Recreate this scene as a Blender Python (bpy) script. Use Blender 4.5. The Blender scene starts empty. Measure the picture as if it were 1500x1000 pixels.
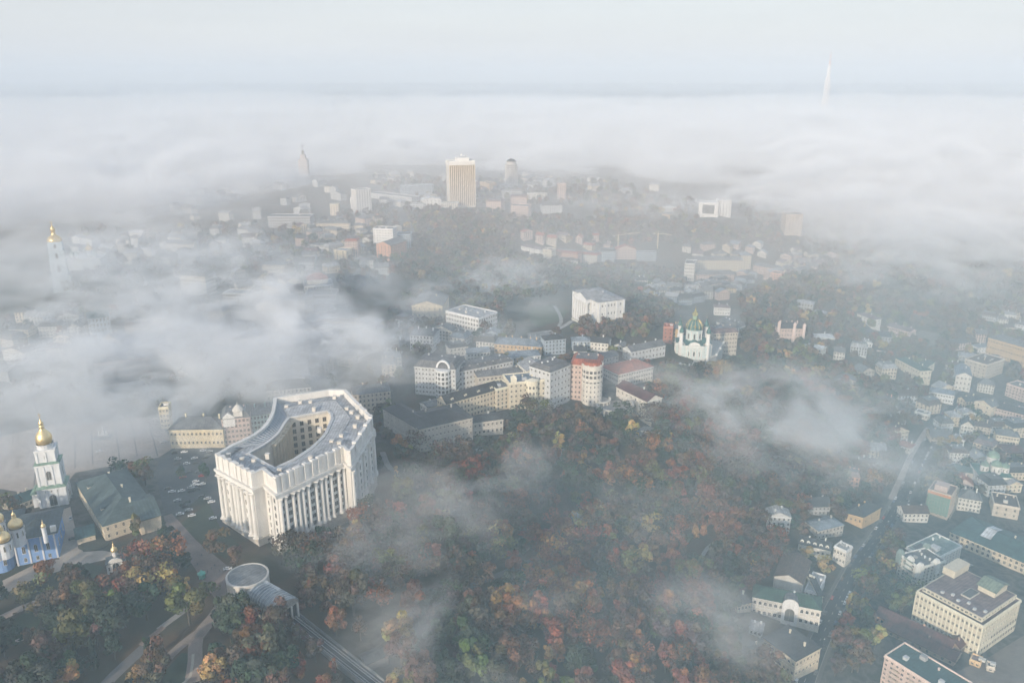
import bpy, bmesh, math, random
import numpy as np
from mathutils import Vector, Matrix, noise as mnoise

S = bpy.context.scene
COL = S.collection
R = math.radians
# ------------------------------------------------------------------ camera
CZ, PITCH, FPX = 250.0, R(18.4), 1167.0          # metres above the upper town, nose down, focal length in photo pixels
cam_d = bpy.data.cameras.new('camera')
cam_d.sensor_width = 36.0
cam_d.lens = 36.0 * FPX / 1500.0
cam_d.clip_start, cam_d.clip_end = 1.0, 40000.0
cam = bpy.data.objects.new('camera', cam_d)
COL.objects.link(cam)
cam.location = (0, 0, CZ)
cam.rotation_euler = (math.pi / 2 - PITCH, 0, 0)
S.camera = cam
# ------------------------------------------------------------------ sky, sun, exposure
SUN_EL, SUN_AZ = R(17), R(180 + 27)
W = bpy.data.worlds.new('World')
S.world = W
W.use_nodes = True
wn = W.node_tree.nodes
sky = wn.new('ShaderNodeTexSky')
sky.sky_type = 'NISHITA'
sky.sun_disc = False
sky.sun_elevation, sky.sun_rotation = SUN_EL, SUN_AZ
sky.altitude = 250.0
sky.air_density, sky.dust_density, sky.ozone_density = 1.0, 1.6, 1.2
wl = W.node_tree.links
tcw = wn.new('ShaderNodeTexCoord'); sxw = wn.new('ShaderNodeSeparateXYZ'); wl.new(tcw.outputs['Generated'], sxw.inputs[0])
mrw = wn.new('ShaderNodeMapRange'); mrw.interpolation_type = 'SMOOTHSTEP'                          # a veil of thin high cloud, thickest low down
mrw.inputs['From Min'].default_value, mrw.inputs['From Max'].default_value = -0.02, 0.42
mrw.inputs['To Min'].default_value, mrw.inputs['To Max'].default_value = 0.93, 0.42
wl.new(sxw.outputs['Z'], mrw.inputs['Value'])
mpw = wn.new('ShaderNodeMapping'); mpw.inputs['Scale'].default_value = (1.2, 1.2, 14); wl.new(tcw.outputs['Generated'], mpw.inputs['Vector'])
nzw = wn.new('ShaderNodeTexNoise'); nzw.inputs['Scale'].default_value = 1.6; nzw.inputs['Detail'].default_value = 4; wl.new(mpw.outputs[0], nzw.inputs['Vector'])
rw = wn.new('ShaderNodeValToRGB'); rw.color_ramp.elements[0].position = 0.3; rw.color_ramp.elements[1].position = 0.7
rw.color_ramp.elements[0].color = (2.72, 2.79, 2.97, 1); rw.color_ramp.elements[1].color = (3.02, 3.08, 3.2, 1); wl.new(nzw.outputs['Fac'], rw.inputs[0])
mixw = wn.new('ShaderNodeMix'); mixw.data_type = 'RGBA'
wl.new(mrw.outputs[0], mixw.inputs['Factor']); wl.new(sky.outputs[0], mixw.inputs['A']); wl.new(rw.outputs[0], mixw.inputs['B']); wl.new(mixw.outputs['Result'], wn['Background'].inputs['Color'])
wn['Background'].inputs['Strength'].default_value = 0.14
sun_d = bpy.data.lights.new('sun', 'SUN')
sun_d.energy = 2.45
sun_d.angle = R(1.0)
sun_d.color = (1.0, 0.84, 0.67)
sun = bpy.data.objects.new('sun', sun_d)
COL.objects.link(sun)
sun.rotation_euler = Vector((-math.sin(SUN_AZ) * math.cos(SUN_EL), -math.cos(SUN_AZ) * math.cos(SUN_EL), -math.sin(SUN_EL))).to_track_quat('-Z', 'Y').to_euler()
S.view_settings.view_transform = 'Standard'
S.view_settings.look = 'None'
S.view_settings.exposure = 0.87
S.view_settings.gamma = 1.0
S.cycles.use_denoising = True
S.cycles.max_bounces = 4
S.cycles.diffuse_bounces = 2
S.cycles.glossy_bounces = 2
S.cycles.transmission_bounces = 2
S.cycles.transparent_max_bounces = 8
S.cycles.volume_bounces = 2
S.cycles.volume_max_steps = 256
S.cycles.use_adaptive_sampling = True
S.cycles.adaptive_threshold = 0.07

# ------------------------------------------------------------------ photo pixel <-> place
CP, SP = math.cos(PITCH), math.sin(PITCH)
def ray(px, py):
    a, b = (px - 750.0) / FPX, (500.0 - py) / FPX
    return a, CP + b * SP, -SP + b * CP
def at(px, py, z=0.0):
    dx, dy, dz = ray(px, py)
    t = (z - CZ) / dz
    return dx * t, dy * t
def proj(x, y, z):
    d = y * CP - (z - CZ) * SP
    return 750 + FPX * x / d, 500 - FPX * (y * SP + (z - CZ) * CP) / d

# ------------------------------------------------------------------ the lie of the land: (px, py, height)
LAND = [(430,730,0),(150,650,0),(60,740,0),(270,700,0),(330,650,0),(80,430,5),(250,480,3),(650,530,-3),(560,600,-2),(500,380,4),(420,460,3),
 (700,300,8),(540,300,10),(880,468,0),(800,470,-2),(1015,530,-8),(960,545,-8),(760,600,-5),(640,655,-6),(700,625,-6),(870,590,-8),(930,622,-16),
 (620,740,-10),(700,720,-16),(800,700,-26),(650,800,-18),(800,780,-42),(900,860,-62),(1000,700,-40),(1100,800,-74),(1100,620,-46),(1180,690,-72),
 (1250,850,-88),(1390,600,-88),(1460,720,-88),(1350,930,-88),(1490,520,-84),(1420,560,-88),(1320,700,-88),(1180,960,-87),(1490,960,-88),(1290,780,-88),
 (300,950,-6),(390,860,-3),(440,915,-9),(520,985,-24),(200,860,-1),(40,960,-6),(650,950,-35),(540,870,-12),(800,980,-58),(560,990,-29),(450,990,-17),(950,980,-72),(100,1050,-10),(900,1060,-78),(500,1060,-34),(650,1060,-50),
 (760,400,-28),(850,385,-50),(1000,402,-60),(1100,405,-64),(1190,385,-60),(900,425,-44),(990,455,-42),(940,450,-30),(1060,470,-40),
 (1290,395,-22),(1200,440,-34),(1360,430,-44),(1160,505,-34),(1440,450,-66),(1240,490,-52),(1310,490,-72),(1250,560,-70),(1150,560,-48),
 (640,390,-22),(620,330,0),(580,360,-4),(1050,318,4),(1165,345,-24),(830,295,9),(960,310,6),(1300,300,6),(0,300,10),(300,300,10),(1450,350,-10),
 (700,360,-20),(800,340,-10),(0,600,2),(-150,800,-2),(-150,450,4),(1650,700,-88),(1650,500,-80),(1600,950,-88)]
_lp = np.array([at(*p) for p in LAND]); _lz = np.array([p[2] for p in LAND], float)
_d = np.sqrt(((_lp[:, None] - _lp[None]) ** 2).sum(-1)) / 500.0
_lw = np.linalg.solve(-_d + np.eye(len(LAND)) * 0.015 * -1, _lz - _lz.mean())
def land(x, y):
    x = np.asarray(x, float); y = np.asarray(y, float)
    d = np.sqrt((x[..., None] - _lp[:, 0]) ** 2 + (y[..., None] - _lp[:, 1]) ** 2) / 500.0
    z = -(d @ _lw) + _lz.mean()
    f = np.clip((y - 1500) / 900, 0, 1)
    return np.clip(z * (1 - f) + 8 * f, -92, 14)
GX = np.concatenate([np.array([-30000, -12000, -6000, -3500, -2300, -1600, -1150]), np.arange(-900, 1301, 12.0), np.array([1500, 1900, 2600, 3800, 6000, 12000, 30000])])
GY = np.concatenate([np.array([-3000, -1200, -500, -150, 0, 90]), np.arange(160, 2001, 12.0), np.array([2150, 2400, 2800, 3500, 5000, 8000, 14000, 30000])])
_mx, _my = np.meshgrid(GX, GY)
GZ = land(_mx, _my)
def H(x, y):
    """height of the ground sheet, bilinear on its own grid"""
    i = min(max(int(np.searchsorted(GX, x)) - 1, 0), len(GX) - 2)
    j = min(max(int(np.searchsorted(GY, y)) - 1, 0), len(GY) - 2)
    u = (x - GX[i]) / (GX[i + 1] - GX[i]); v = (y - GY[j]) / (GY[j + 1] - GY[j])
    return float((GZ[j, i] * (1 - u) + GZ[j, i + 1] * u) * (1 - v) + (GZ[j + 1, i] * (1 - u) + GZ[j + 1, i + 1] * u) * v)
def on_ground(px, py):
    """the point of the ground seen at a photo pixel"""
    dx, dy, dz = ray(px, py)
    t, prev = 150.0, 150.0
    while t < 9000:
        if CZ + dz * t < H(dx * t, dy * t):
            a, b = prev, t
            for _ in range(14):
                m = (a + b) / 2
                if CZ + dz * m < H(dx * m, dy * m): b = m
                else: a = m
            return dx * b, dy * b
        prev = t; t *= 1.012
    return dx * t, dy * t
def in_poly(p, poly):
    x, y = p; c = False; n = len(poly)
    for i in range(n):
        x1, y1 = poly[i]; x2, y2 = poly[i - 1]
        if (y1 > y) != (y2 > y) and x < (x2 - x1) * (y - y1) / (y2 - y1) + x1: c = not c
    return c
# ------------------------------------------------------------------ materials
def new_mat(name, rough=0.8, metal=0.0):
    m = bpy.data.materials.new(name); m.use_nodes = True
    b = m.node_tree.nodes['Principled BSDF']
    b.inputs['Roughness'].default_value = rough; b.inputs['Metallic'].default_value = metal
    return m, m.node_tree.nodes, m.node_tree.links, b
def tinted(name, rough=0.8, metal=0.0, scale=0.35, lo=0.78, hi=1.08, bump=0.0, streak=1.0):
    """surface whose colour comes from the object, broken up by weathering noise"""
    m, n, l, b = new_mat(name, rough, metal)
    oi = n.new('ShaderNodeObjectInfo'); geo = n.new('ShaderNodeNewGeometry')
    mp = n.new('ShaderNodeMapping'); mp.inputs['Scale'].default_value = (1, 1, streak)
    nz = n.new('ShaderNodeTexNoise'); nz.inputs['Scale'].default_value = scale; nz.inputs['Detail'].default_value = 5; nz.inputs['Roughness'].default_value = 0.65
    mr = n.new('ShaderNodeMapRange'); mr.inputs['From Min'].default_value = 0.3; mr.inputs['From Max'].default_value = 0.7
    mr.inputs['To Min'].default_value = lo; mr.inputs['To Max'].default_value = hi
    mx = n.new('ShaderNodeVectorMath'); mx.operation = 'SCALE'
    l.new(geo.outputs['Position'], mp.inputs['Vector']); l.new(mp.outputs[0], nz.inputs['Vector'])
    l.new(nz.outputs['Fac'], mr.inputs['Value']); l.new(oi.outputs['Color'], mx.inputs[0]); l.new(mr.outputs[0], mx.inputs['Scale'])
    l.new(mx.outputs[0], b.inputs['Base Color'])
    return m
M = {}
M['plaster'] = tinted('plaster', 0.85, 0, 0.32, 0.82, 1.06, streak=0.25)
M['roof'] = tinted('roof_metal', 0.6, 0, 0.30, 0.52, 1.2)
m_ = M['roof']; n, l = m_.node_tree.nodes, m_.node_tree.links; b = n['Principled BSDF']; src = b.inputs['Base Color'].links[0].from_socket   # standing seams and patched sheets
tc = n.new('ShaderNodeTexCoord'); wv = n.new('ShaderNodeTexWave'); wv.inputs['Scale'].default_value = 0.17; wv.inputs['Distortion'].default_value = 0.6; l.new(tc.outputs['Object'], wv.inputs['Vector'])
vo = n.new('ShaderNodeTexVoronoi'); vo.inputs['Scale'].default_value = 0.16; l.new(tc.outputs['Object'], vo.inputs['Vector'])
m1 = n.new('ShaderNodeMapRange'); m1.inputs['To Min'].default_value = 0.84; m1.inputs['To Max'].default_value = 1.08; l.new(wv.outputs['Fac'], m1.inputs['Value'])
sv = n.new('ShaderNodeSeparateColor'); l.new(vo.outputs['Color'], sv.inputs[0]); m2 = n.new('ShaderNodeMapRange'); m2.inputs['To Min'].default_value = 0.86; m2.inputs['To Max'].default_value = 1.16; l.new(sv.outputs[0], m2.inputs['Value'])
mm = n.new('ShaderNodeMath'); mm.operation = 'MULTIPLY'; l.new(m1.outputs[0], mm.inputs[0]); l.new(m2.outputs[0], mm.inputs[1])
sc_ = n.new('ShaderNodeVectorMath'); sc_.operation = 'SCALE'; l.new(src, sc_.inputs[0]); l.new(mm.outputs[0], sc_.inputs['Scale']); l.new(sc_.outputs[0], b.inputs['Base Color'])
M['stone'] = tinted('stone', 0.9, 0, 0.6, 0.75, 1.1)
M['paving'] = tinted('paving', 0.9, 0, 0.12, 0.72, 1.12)
M['paint'] = tinted('paint', 0.35, 0, 2.0, 0.92, 1.04)
M['gold'] = tinted('gold_leaf', 0.42, 0.8, 0.8, 0.8, 1.1)
M['glass'] = tinted('dark_glass', 0.12, 0, 0.5, 0.6, 1.5)
M['bark'] = tinted('bark', 0.95, 0, 1.5, 0.7, 1.2)
M['cloth'] = tinted('cloth', 0.9, 0, 3, 0.9, 1.05)
# foliage: the object's colour, varied by leaf clump and by tree
m, n, l, b = new_mat('foliage', 0.75)
oi = n.new('ShaderNodeObjectInfo'); at_ = n.new('ShaderNodeAttribute'); at_.attribute_name = 'leaf'
mx = n.new('ShaderNodeVectorMath'); mx.operation = 'MULTIPLY'
l.new(oi.outputs['Color'], mx.inputs[0]); l.new(at_.outputs['Color'], mx.inputs[1]); l.new(mx.outputs[0], b.inputs['Base Color'])
b.inputs['Specular IOR Level'].default_value = 0.15
M['foliage'] = m
# ground: leaf litter, worn grass, town dirt (where the ground is built over)
m, n, l, b = new_mat('ground', 0.95)
geo = n.new('ShaderNodeNewGeometry')
def noise_(scale, det=6):
    z = n.new('ShaderNodeTexNoise'); z.inputs['Scale'].default_value = scale; z.inputs['Detail'].default_value = det
    l.new(geo.outputs['Position'], z.inputs['Vector']); return z.outputs['Fac']
def ramp_(fac, stops):
    r = n.new('ShaderNodeValToRGB'); e = r.color_ramp.elements
    e[0].position, e[0].color = stops[0][0], (*stops[0][1], 1); e[1].position, e[1].color = stops[-1][0], (*stops[-1][1], 1)
    for p, c in stops[1:-1]:
        q = e.new(p); q.color = (*c, 1)
    l.new(fac, r.inputs[0]); return r.outputs[0]
wild = ramp_(noise_(0.035, 8), [(0.3, (0.022, 0.030, 0.018)), (0.48, (0.050, 0.044, 0.026)), (0.6, (0.085, 0.052, 0.028)), (0.75, (0.035, 0.045, 0.022))])
town = ramp_(noise_(0.11, 10), [(0.3, (0.034, 0.036, 0.030)), (0.44, (0.075, 0.072, 0.066)), (0.52, (0.11, 0.104, 0.096)), (0.60, (0.05, 0.052, 0.045)), (0.72, (0.045, 0.052, 0.03))])
at_ = n.new('ShaderNodeAttribute'); at_.attribute_name = 'town'
mix = n.new('ShaderNodeMix'); mix.data_type = 'RGBA'
l.new(at_.outputs['Fac'], mix.inputs['Factor']); l.new(wild, mix.inputs['A']); l.new(town, mix.inputs['B']); l.new(mix.outputs['Result'], b.inputs['Base Color'])
M['ground'] = m

# ------------------------------------------------------------------ object helpers
def link(name, me, mat=None, parent=None, color=None):
    o = bpy.data.objects.new(name, me); COL.objects.link(o)
    if mat is not None and me is not None and not me.materials: me.materials.append(mat)
    if parent is not None: o.parent = parent
    if color is not None: o.color = (*color[:3], 1)
    return o
def tag(o, label, cat=None, group=None, kind=None):
    if label: o['label'] = label
    if cat: o['category'] = cat
    if group: o['group'] = group
    if kind: o['kind'] = kind
    return o
class MB:
    """collects faces for one mesh"""
    def __init__(s): s.v, s.f, s.m = [], [], []
    def poly(s, pts, mi=0):
        k = len(s.v); s.v += [tuple(p) for p in pts]; s.f.append(tuple(range(k, k + len(pts)))); s.m.append(mi)
    def box(s, x0, x1, y0, y1, z0, z1, mi=0, bottom=False):
        k = len(s.v)
        s.v += [(x0,y0,z0),(x1,y0,z0),(x1,y1,z0),(x0,y1,z0),(x0,y0,z1),(x1,y0,z1),(x1,y1,z1),(x0,y1,z1)]
        F = [(4,5,6,7),(0,1,5,4),(1,2,6,5),(2,3,7,6),(3,0,4,7)] + ([(3,2,1,0)] if bottom else [])
        s.f += [tuple(k + i for i in q) for q in F]; s.m += [mi] * len(F)
    def prism(s, poly, z0, z1, top=True, bottom=False, mi=0, walls=True):
        k = len(s.v); n = len(poly)
        s.v += [(p[0], p[1], z0) for p in poly] + [(p[0], p[1], z1) for p in poly]
        if walls:
            for i in range(n):
                j = (i + 1) % n; s.f.append((k+i, k+j, k+n+j, k+n+i)); s.m.append(mi)
        if top: s.f.append(tuple(k + n + i for i in range(n))); s.m.append(mi)
        if bottom: s.f.append(tuple(k + i for i in reversed(range(n)))); s.m.append(mi)
    def ring(s, outer, inner, z0, z1, mi=0, soffit=True):
        """band between two outlines of equal length"""
        k = len(s.v); n = len(outer)
        for q, z in ((outer, z0), (outer, z1), (inner, z1), (inner, z0)): s.v += [(p[0], p[1], z) for p in q]
        for i in range(n):
            j = (i + 1) % n
            F = [(i, j, n+j, n+i), (n+i, n+j, 2*n+j, 2*n+i), (2*n+i, 2*n+j, 3*n+j, 3*n+i)] + ([(3*n+i, 3*n+j, j, i)] if soffit else [])
            s.f += [tuple(k + t for t in q) for q in F]; s.m += [mi] * len(F)
    def lathe(s, prof, cx=0, cy=0, z=0, n=16, mi=0, a0=0.0, a1=2*math.pi, sx=1.0, sy=1.0):
        full = abs(a1 - a0 - 2 * math.pi) < 1e-6; c = n if full else n + 1; k = len(s.v)
        for r, h in prof:
            for i in range(c):
                a = a0 + (a1 - a0) * i / n; s.v.append((cx + r * math.cos(a) * sx, cy + r * math.sin(a) * sy, z + h))
        for q in range(len(prof) - 1):
            for i in range(n):
                j = (i + 1) % c; s.f.append((k+q*c+i, k+q*c+j, k+(q+1)*c+j, k+(q+1)*c+i)); s.m.append(mi)
    def bar(s, a, b, r, n=6, mi=0, r2=None):
        a, b = Vector(a), Vector(b); d = (b - a).normalized(); u = d.orthogonal().normalized(); w = d.cross(u); k = len(s.v); r2 = r if r2 is None else r2
        for p, q in ((a, r), (b, r2)):
            for i in range(n):
                t = 2 * math.pi * i / n; s.v.append(tuple(p + (u * math.cos(t) + w * math.sin(t)) * q))
        for i in range(n):
            j = (i + 1) % n; s.f.append((k+i, k+j, k+n+j, k+n+i)); s.m.append(mi)
        s.f += [tuple(k + n + i for i in range(n)), tuple(k + i for i in reversed(range(n)))]; s.m += [mi, mi]
    def mesh(s, name, mats=None, smooth=False):
        me = bpy.data.meshes.new(name); me.from_pydata(s.v, [], s.f)
        for q in (mats or []): me.materials.append(q)
        if any(s.m): me.polygons.foreach_set('material_index', s.m)
        if smooth: me.polygons.foreach_set('use_smooth', [True] * len(s.f))
        me.update(); return me
    def build(s, name, mat, parent=None, color=None, smooth=False):
        return link(name, s.mesh(name, mat if isinstance(mat, (list, tuple)) else [mat], smooth), None, parent, color)
def empty(name, loc, rz=0.0):
    o = link(name, None); o.location = loc; o.rotation_euler = (0, 0, rz); o.empty_display_size = 1.0; return o
def np_mesh(name, verts, quads):
    me = bpy.data.meshes.new(name); nv, nf = len(verts), len(quads)
    me.vertices.add(nv); me.vertices.foreach_set('co', np.ascontiguousarray(verts, np.float32).ravel())
    me.loops.add(nf * 4); me.loops.foreach_set('vertex_index', np.ascontiguousarray(quads, np.int32).ravel())
    me.polygons.add(nf); me.polygons.foreach_set('loop_start', np.arange(0, nf * 4, 4, dtype=np.int32))
    me.update(calc_edges=True); return me

# ------------------------------------------------------------------ ground
TOWN = [[(0,470),(600,600),(560,660),(330,640),(240,800),(200,760),(0,800)], [(380,430),(600,560),(700,630),(980,580),(800,500),(560,480)], [(380,340),(560,300),(700,300),(620,345),(560,400),(380,430)],
        [(1170,990),(1240,790),(1330,640),(1400,540),(1500,480),(1600,560),(1600,1100),(1150,1060)], [(700,285),(1080,300),(1060,325),(700,320)]]
me = np_mesh('ground', np.stack([_mx.ravel(), _my.ravel(), GZ.ravel()], 1),
             np.array([(j*len(GX)+i, j*len(GX)+i+1, (j+1)*len(GX)+i+1, (j+1)*len(GX)+i) for j in range(len(GY)-1) for i in range(len(GX)-1)]))
ta = me.attributes.new('town', 'FLOAT', 'POINT')
tv = np.zeros(_mx.size)
for k, (x, y, z) in enumerate(zip(_mx.ravel(), _my.ravel(), GZ.ravel())):
    if y > 100 and abs(x) < 1500 and y < 3000 and any(in_poly(proj(x, y, z), q) for q in TOWN): tv[k] = 1.0
    elif y > 2000: tv[k] = 0.6
ta.data.foreach_set('value', tv)
me.polygons.foreach_set('use_smooth', [True] * len(me.polygons))
tag(link('ground', me, M['ground']), 'hilly ground under the town and woods', kind='structure')
# ------------------------------------------------------------------ colours that things have
C = dict(white=(.74,.73,.70), offwhite=(.66,.63,.57), cream=(.64,.55,.42), yellow=(.62,.53,.37), paleyellow=(.63,.57,.45), ochre=(.56,.40,.22), pink=(.56,.44,.385), salmon=(.60,.35,.24), brick=(.36,.15,.10),
 grey=(.40,.40,.40), lightgrey=(.54,.55,.55), bluegrey=(.36,.42,.48), mint=(.50,.60,.56), brown=(.28,.20,.15), beige=(.52,.46,.38), tan=(.46,.38,.30), stone=(.50,.47,.42), blue=(.20,.36,.66),
 rdark=(.052,.054,.056), rgrey=(.165,.168,.17), rlight=(.36,.365,.37), rblue=(.22,.26,.30), rgreen=(.038,.088,.066), rteal=(.042,.098,.100), rmaroon=(.105,.040,.038), rred=(.34,.10,.055), rbrown=(.10,.068,.055), rsage=(.20,.25,.195), rhall=(.075,.105,.105), rmauve=(.20,.15,.15), rwhite=(.62,.64,.65), rmint=(.24,.31,.29))
# windows: dark panes with something of the room behind
m, n, l, b = new_mat('window_glass', 0.12)
oi = n.new('ShaderNodeObjectInfo'); r_ = n.new('ShaderNodeValToRGB')
r_.color_ramp.elements[0].color = (.018, .022, .028, 1); r_.color_ramp.elements[1].color = (.15, .145, .13, 1)
l.new(oi.outputs['Random'], r_.inputs[0]); l.new(r_.outputs[0], b.inputs['Base Color'])
M['pane'] = m
KEEP = []                                                     # ground already taken: (x, y, cos, sin, x0, x1, y0, y1) rectangles and discs
def taken(x, y, pad=3.0):
    for q in KEEP:
        if len(q) == 3:
            if (x - q[0]) ** 2 + (y - q[1]) ** 2 < (q[2] + pad) ** 2: return True
        else:
            dx, dy = x - q[0], y - q[1]; u = dx * q[2] + dy * q[3]; v = -dx * q[3] + dy * q[2]
            if q[4] - pad < u < q[5] + pad and q[6] - pad < v < q[7] + pad: return True
    return False
_wm = {}
def window_mesh(w, h, arch=False):
    k = (round(w, 1), round(h, 1), arch)
    if k not in _wm:
        mb = MB(); t = .09; w, h = k[0] / 2, k[1] / 2
        if arch:
            out = [(-w, -h), (w, -h), (w, h - w)] + [(w * math.cos(a), h - w + w * math.sin(a)) for a in [math.pi * i / 6 for i in range(1, 6)]] + [(-w, h - w)]
        else: out = [(-w, -h), (w, -h), (w, h), (-w, h)]
        inn = [(p[0] * (1 - t / w), p[1] * (1 - t / h)) for p in out]; q = len(out)
        for i in range(q):
            j = (i + 1) % q
            mb.poly([(out[i][0], -.13, out[i][1]), (out[j][0], -.13, out[j][1]), (inn[j][0], -.13, inn[j][1]), (inn[i][0], -.13, inn[i][1])])
            mb.poly([(out[j][0], -.13, out[j][1]), (out[i][0], -.13, out[i][1]), (out[i][0], 0, out[i][1]), (out[j][0], 0, out[j][1])])
        mb.poly([(p[0], -.04, p[1]) for p in inn], 1)
        mb.box(-.04, .04, -.10, -.045, -h + t, h - t, 0); mb.box(-w - .12, w + .12, -.3, 0, -h - .14, -h - .003, 0, True)
        _wm[k] = mb.mesh('window', [M['plaster'], M['pane']])
    return _wm[k]
class Wins:
    """window parts of one building; past a hundred the rest become one mesh"""
    def __init__(s, root, color): s.root, s.color, s.n, s.rest = root, color, 0, MB()
    def add(s, x, y, z, w, h, rz, arch=False):
        if s.n < 96:
            o = link('window', window_mesh(w, h, arch), None, s.root, s.color); o.location = (x, y, z); o.rotation_euler = (0, 0, rz); s.n += 1
        else:
            c, q = math.cos(rz), math.sin(rz)
            f = lambda a, d, e: (x + a * c - d * q, y + a * q + d * c, z + e)
            s.rest.poly([f(-w/2, -.06, -h/2), f(w/2, -.06, -h/2), f(w/2, -.06, h/2), f(-w/2, -.06, h/2)], 1)
            s.rest.poly([f(-w/2-.1, -.22, -h/2), f(w/2+.1, -.22, -h/2), f(w/2+.1, -.01, -h/2), f(-w/2-.1, -.01, -h/2)], 0)
    def done(s):
        if s.rest.f: tag(s.rest.build('window', [M['plaster'], M['pane']], s.root, s.color), None, kind='stuff')
    def wall(s, p, q, z0, z1, floors, bays, w, h, arch=False, skip=()):
        """a grid of windows on the wall from p to q (outside is to the right of p->q)"""
        L = math.dist(p, q); a = math.atan2(q[1] - p[1], q[0] - p[0]); fh = (z1 - z0) / floors; bw = L / bays
        w = min(w * 1.1, bw * .62); h = min(h, fh * .68)
        for j in reversed(range(floors)):
            for i in range(bays):
                if (i, j) in skip: continue
                t = (i + .5) / bays
                s.add(p[0] + (q[0]-p[0]) * t, p[1] + (q[1]-p[1]) * t, z0 + (j + .54) * fh, w, h, a, arch and j == floors - 1)
def solve_h(mx, ey, by):
    """height of an eave seen at row ey above the ground seen at row by"""
    x, y = on_ground(mx, by); z = H(x, y); lo, hi = 2.0, 150.0
    for _ in range(30):
        m = (lo + hi) / 2
        if proj(x, y, z + m)[1] > ey: lo = m
        else: hi = m
    return lo, z
def footprint(x0, y0, x1, y1, depth, by):
    mx = (x0 + x1) / 2; h, z = solve_h(mx, (y0 + y1) / 2, by)
    A = at(x0, y0, z + h); B = at(x1, y1, z + h)
    return A, B, z, h
def gable_roof(mb, w, d, h, rh, ov=.6, axis='x', t=.3):
    if axis == 'x':
        s = rh / (d / 2); e = h - ov * s
        for y0, y1 in ((-ov, d / 2), (d + ov, d / 2)):
            a, b_ = ((-ov, y0, e), (w + ov, y0, e)); c, g = ((w + ov, y1, h + rh), (-ov, y1, h + rh))
            P = [a, b_, c, g]; P = P if y0 < d / 2 else P[::-1]
            mb.poly([(p[0], p[1], p[2] + t) for p in P]); mb.poly(P[::-1])
            mb.poly([a, b_, (b_[0], b_[1], b_[2] + t), (a[0], a[1], a[2] + t)])
            for u, v in ((a, g), (b_, c)): mb.poly([u, v, (v[0], v[1], v[2] + t), (u[0], u[1], u[2] + t)])
    else:
        s = rh / (w / 2); e = h - ov * s
        for x0, x1 in ((-ov, w / 2), (w + ov, w / 2)):
            a, b_ = ((x0, -ov, e), (x0, d + ov, e)); c, g = ((x1, d + ov, h + rh), (x1, -ov, h + rh))
            P = [a, b_, c, g][::-1]; P = P if x0 < w / 2 else P[::-1]
            mb.poly([(p[0], p[1], p[2] + t) for p in P]); mb.poly(P[::-1])
            mb.poly([a, b_, (b_[0], b_[1], b_[2] + t), (a[0], a[1], a[2] + t)])
            for u, v in ((a, g), (b_, c)): mb.poly([u, v, (v[0], v[1], v[2] + t), (u[0], u[1], u[2] + t)])
def hip_roof(mb, w, d, h, rh, ov=.6, x0=0.0, y0=0.0, flat=0.0):
    k = min(w, d) / 2 * (1 - flat); a = [(x0-ov, y0-ov, h), (x0+w+ov, y0-ov, h), (x0+w+ov, y0+d+ov, h), (x0-ov, y0+d+ov, h)]
    i = [(x0+k, y0+k, h+rh), (x0+w-k, y0+k, h+rh), (x0+w-k, y0+d-k, h+rh), (x0+k, y0+d-k, h+rh)]
    for q in range(4):
        j = (q + 1) % 4; mb.poly([a[q], a[j], i[j], i[q]]); mb.poly([a[j], a[q], (a[q][0], a[q][1], h - .25), (a[j][0], a[j][1], h - .25)])
    mb.poly(i)
def chimney(root, x, y, z, hh=2.2, color=None, s=.9):
    mb = MB(); mb.box(x - s/2, x + s/2, y - s/2, y + s/2, z - 1.5, z + hh); mb.box(x - s/2 - .15, x + s/2 + .15, y - s/2 - .15, y + s/2 + .15, z + hh, z + hh + .3, bottom=True)
    return mb.build('chimney', M['stone'], root, color or C['offwhite'])
def dormer(root, x, y, z, w, hh, d, wall, rc):
    mb = MB(); mb.box(x - w/2, x + w/2, y, y + d, z - .6, z + hh); mb.poly([(x - w/2, y, z + hh), (x + w/2, y, z + hh), (x, y, z + hh + w * .4)])
    o = mb.build('dormer', M['plaster'], root, wall)
    r = MB(); e = .2
    for sgn in (-1, 1):
        P = [(x + sgn * (w/2 + e), y - e, z + hh - .05), (x, y - e, z + hh + w * .42), (x, y + d, z + hh + w * .42), (x + sgn * (w/2 + e), y + d, z + hh - .05)]
        r.poly(P if sgn < 0 else P[::-1])
    r.build('dormer_roof', M['roof'], o, rc)
    g = link('window', window_mesh(w * .55, hh * .8), None, o, C['white']); g.location = (x, y, z + hh * .45)
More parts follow.
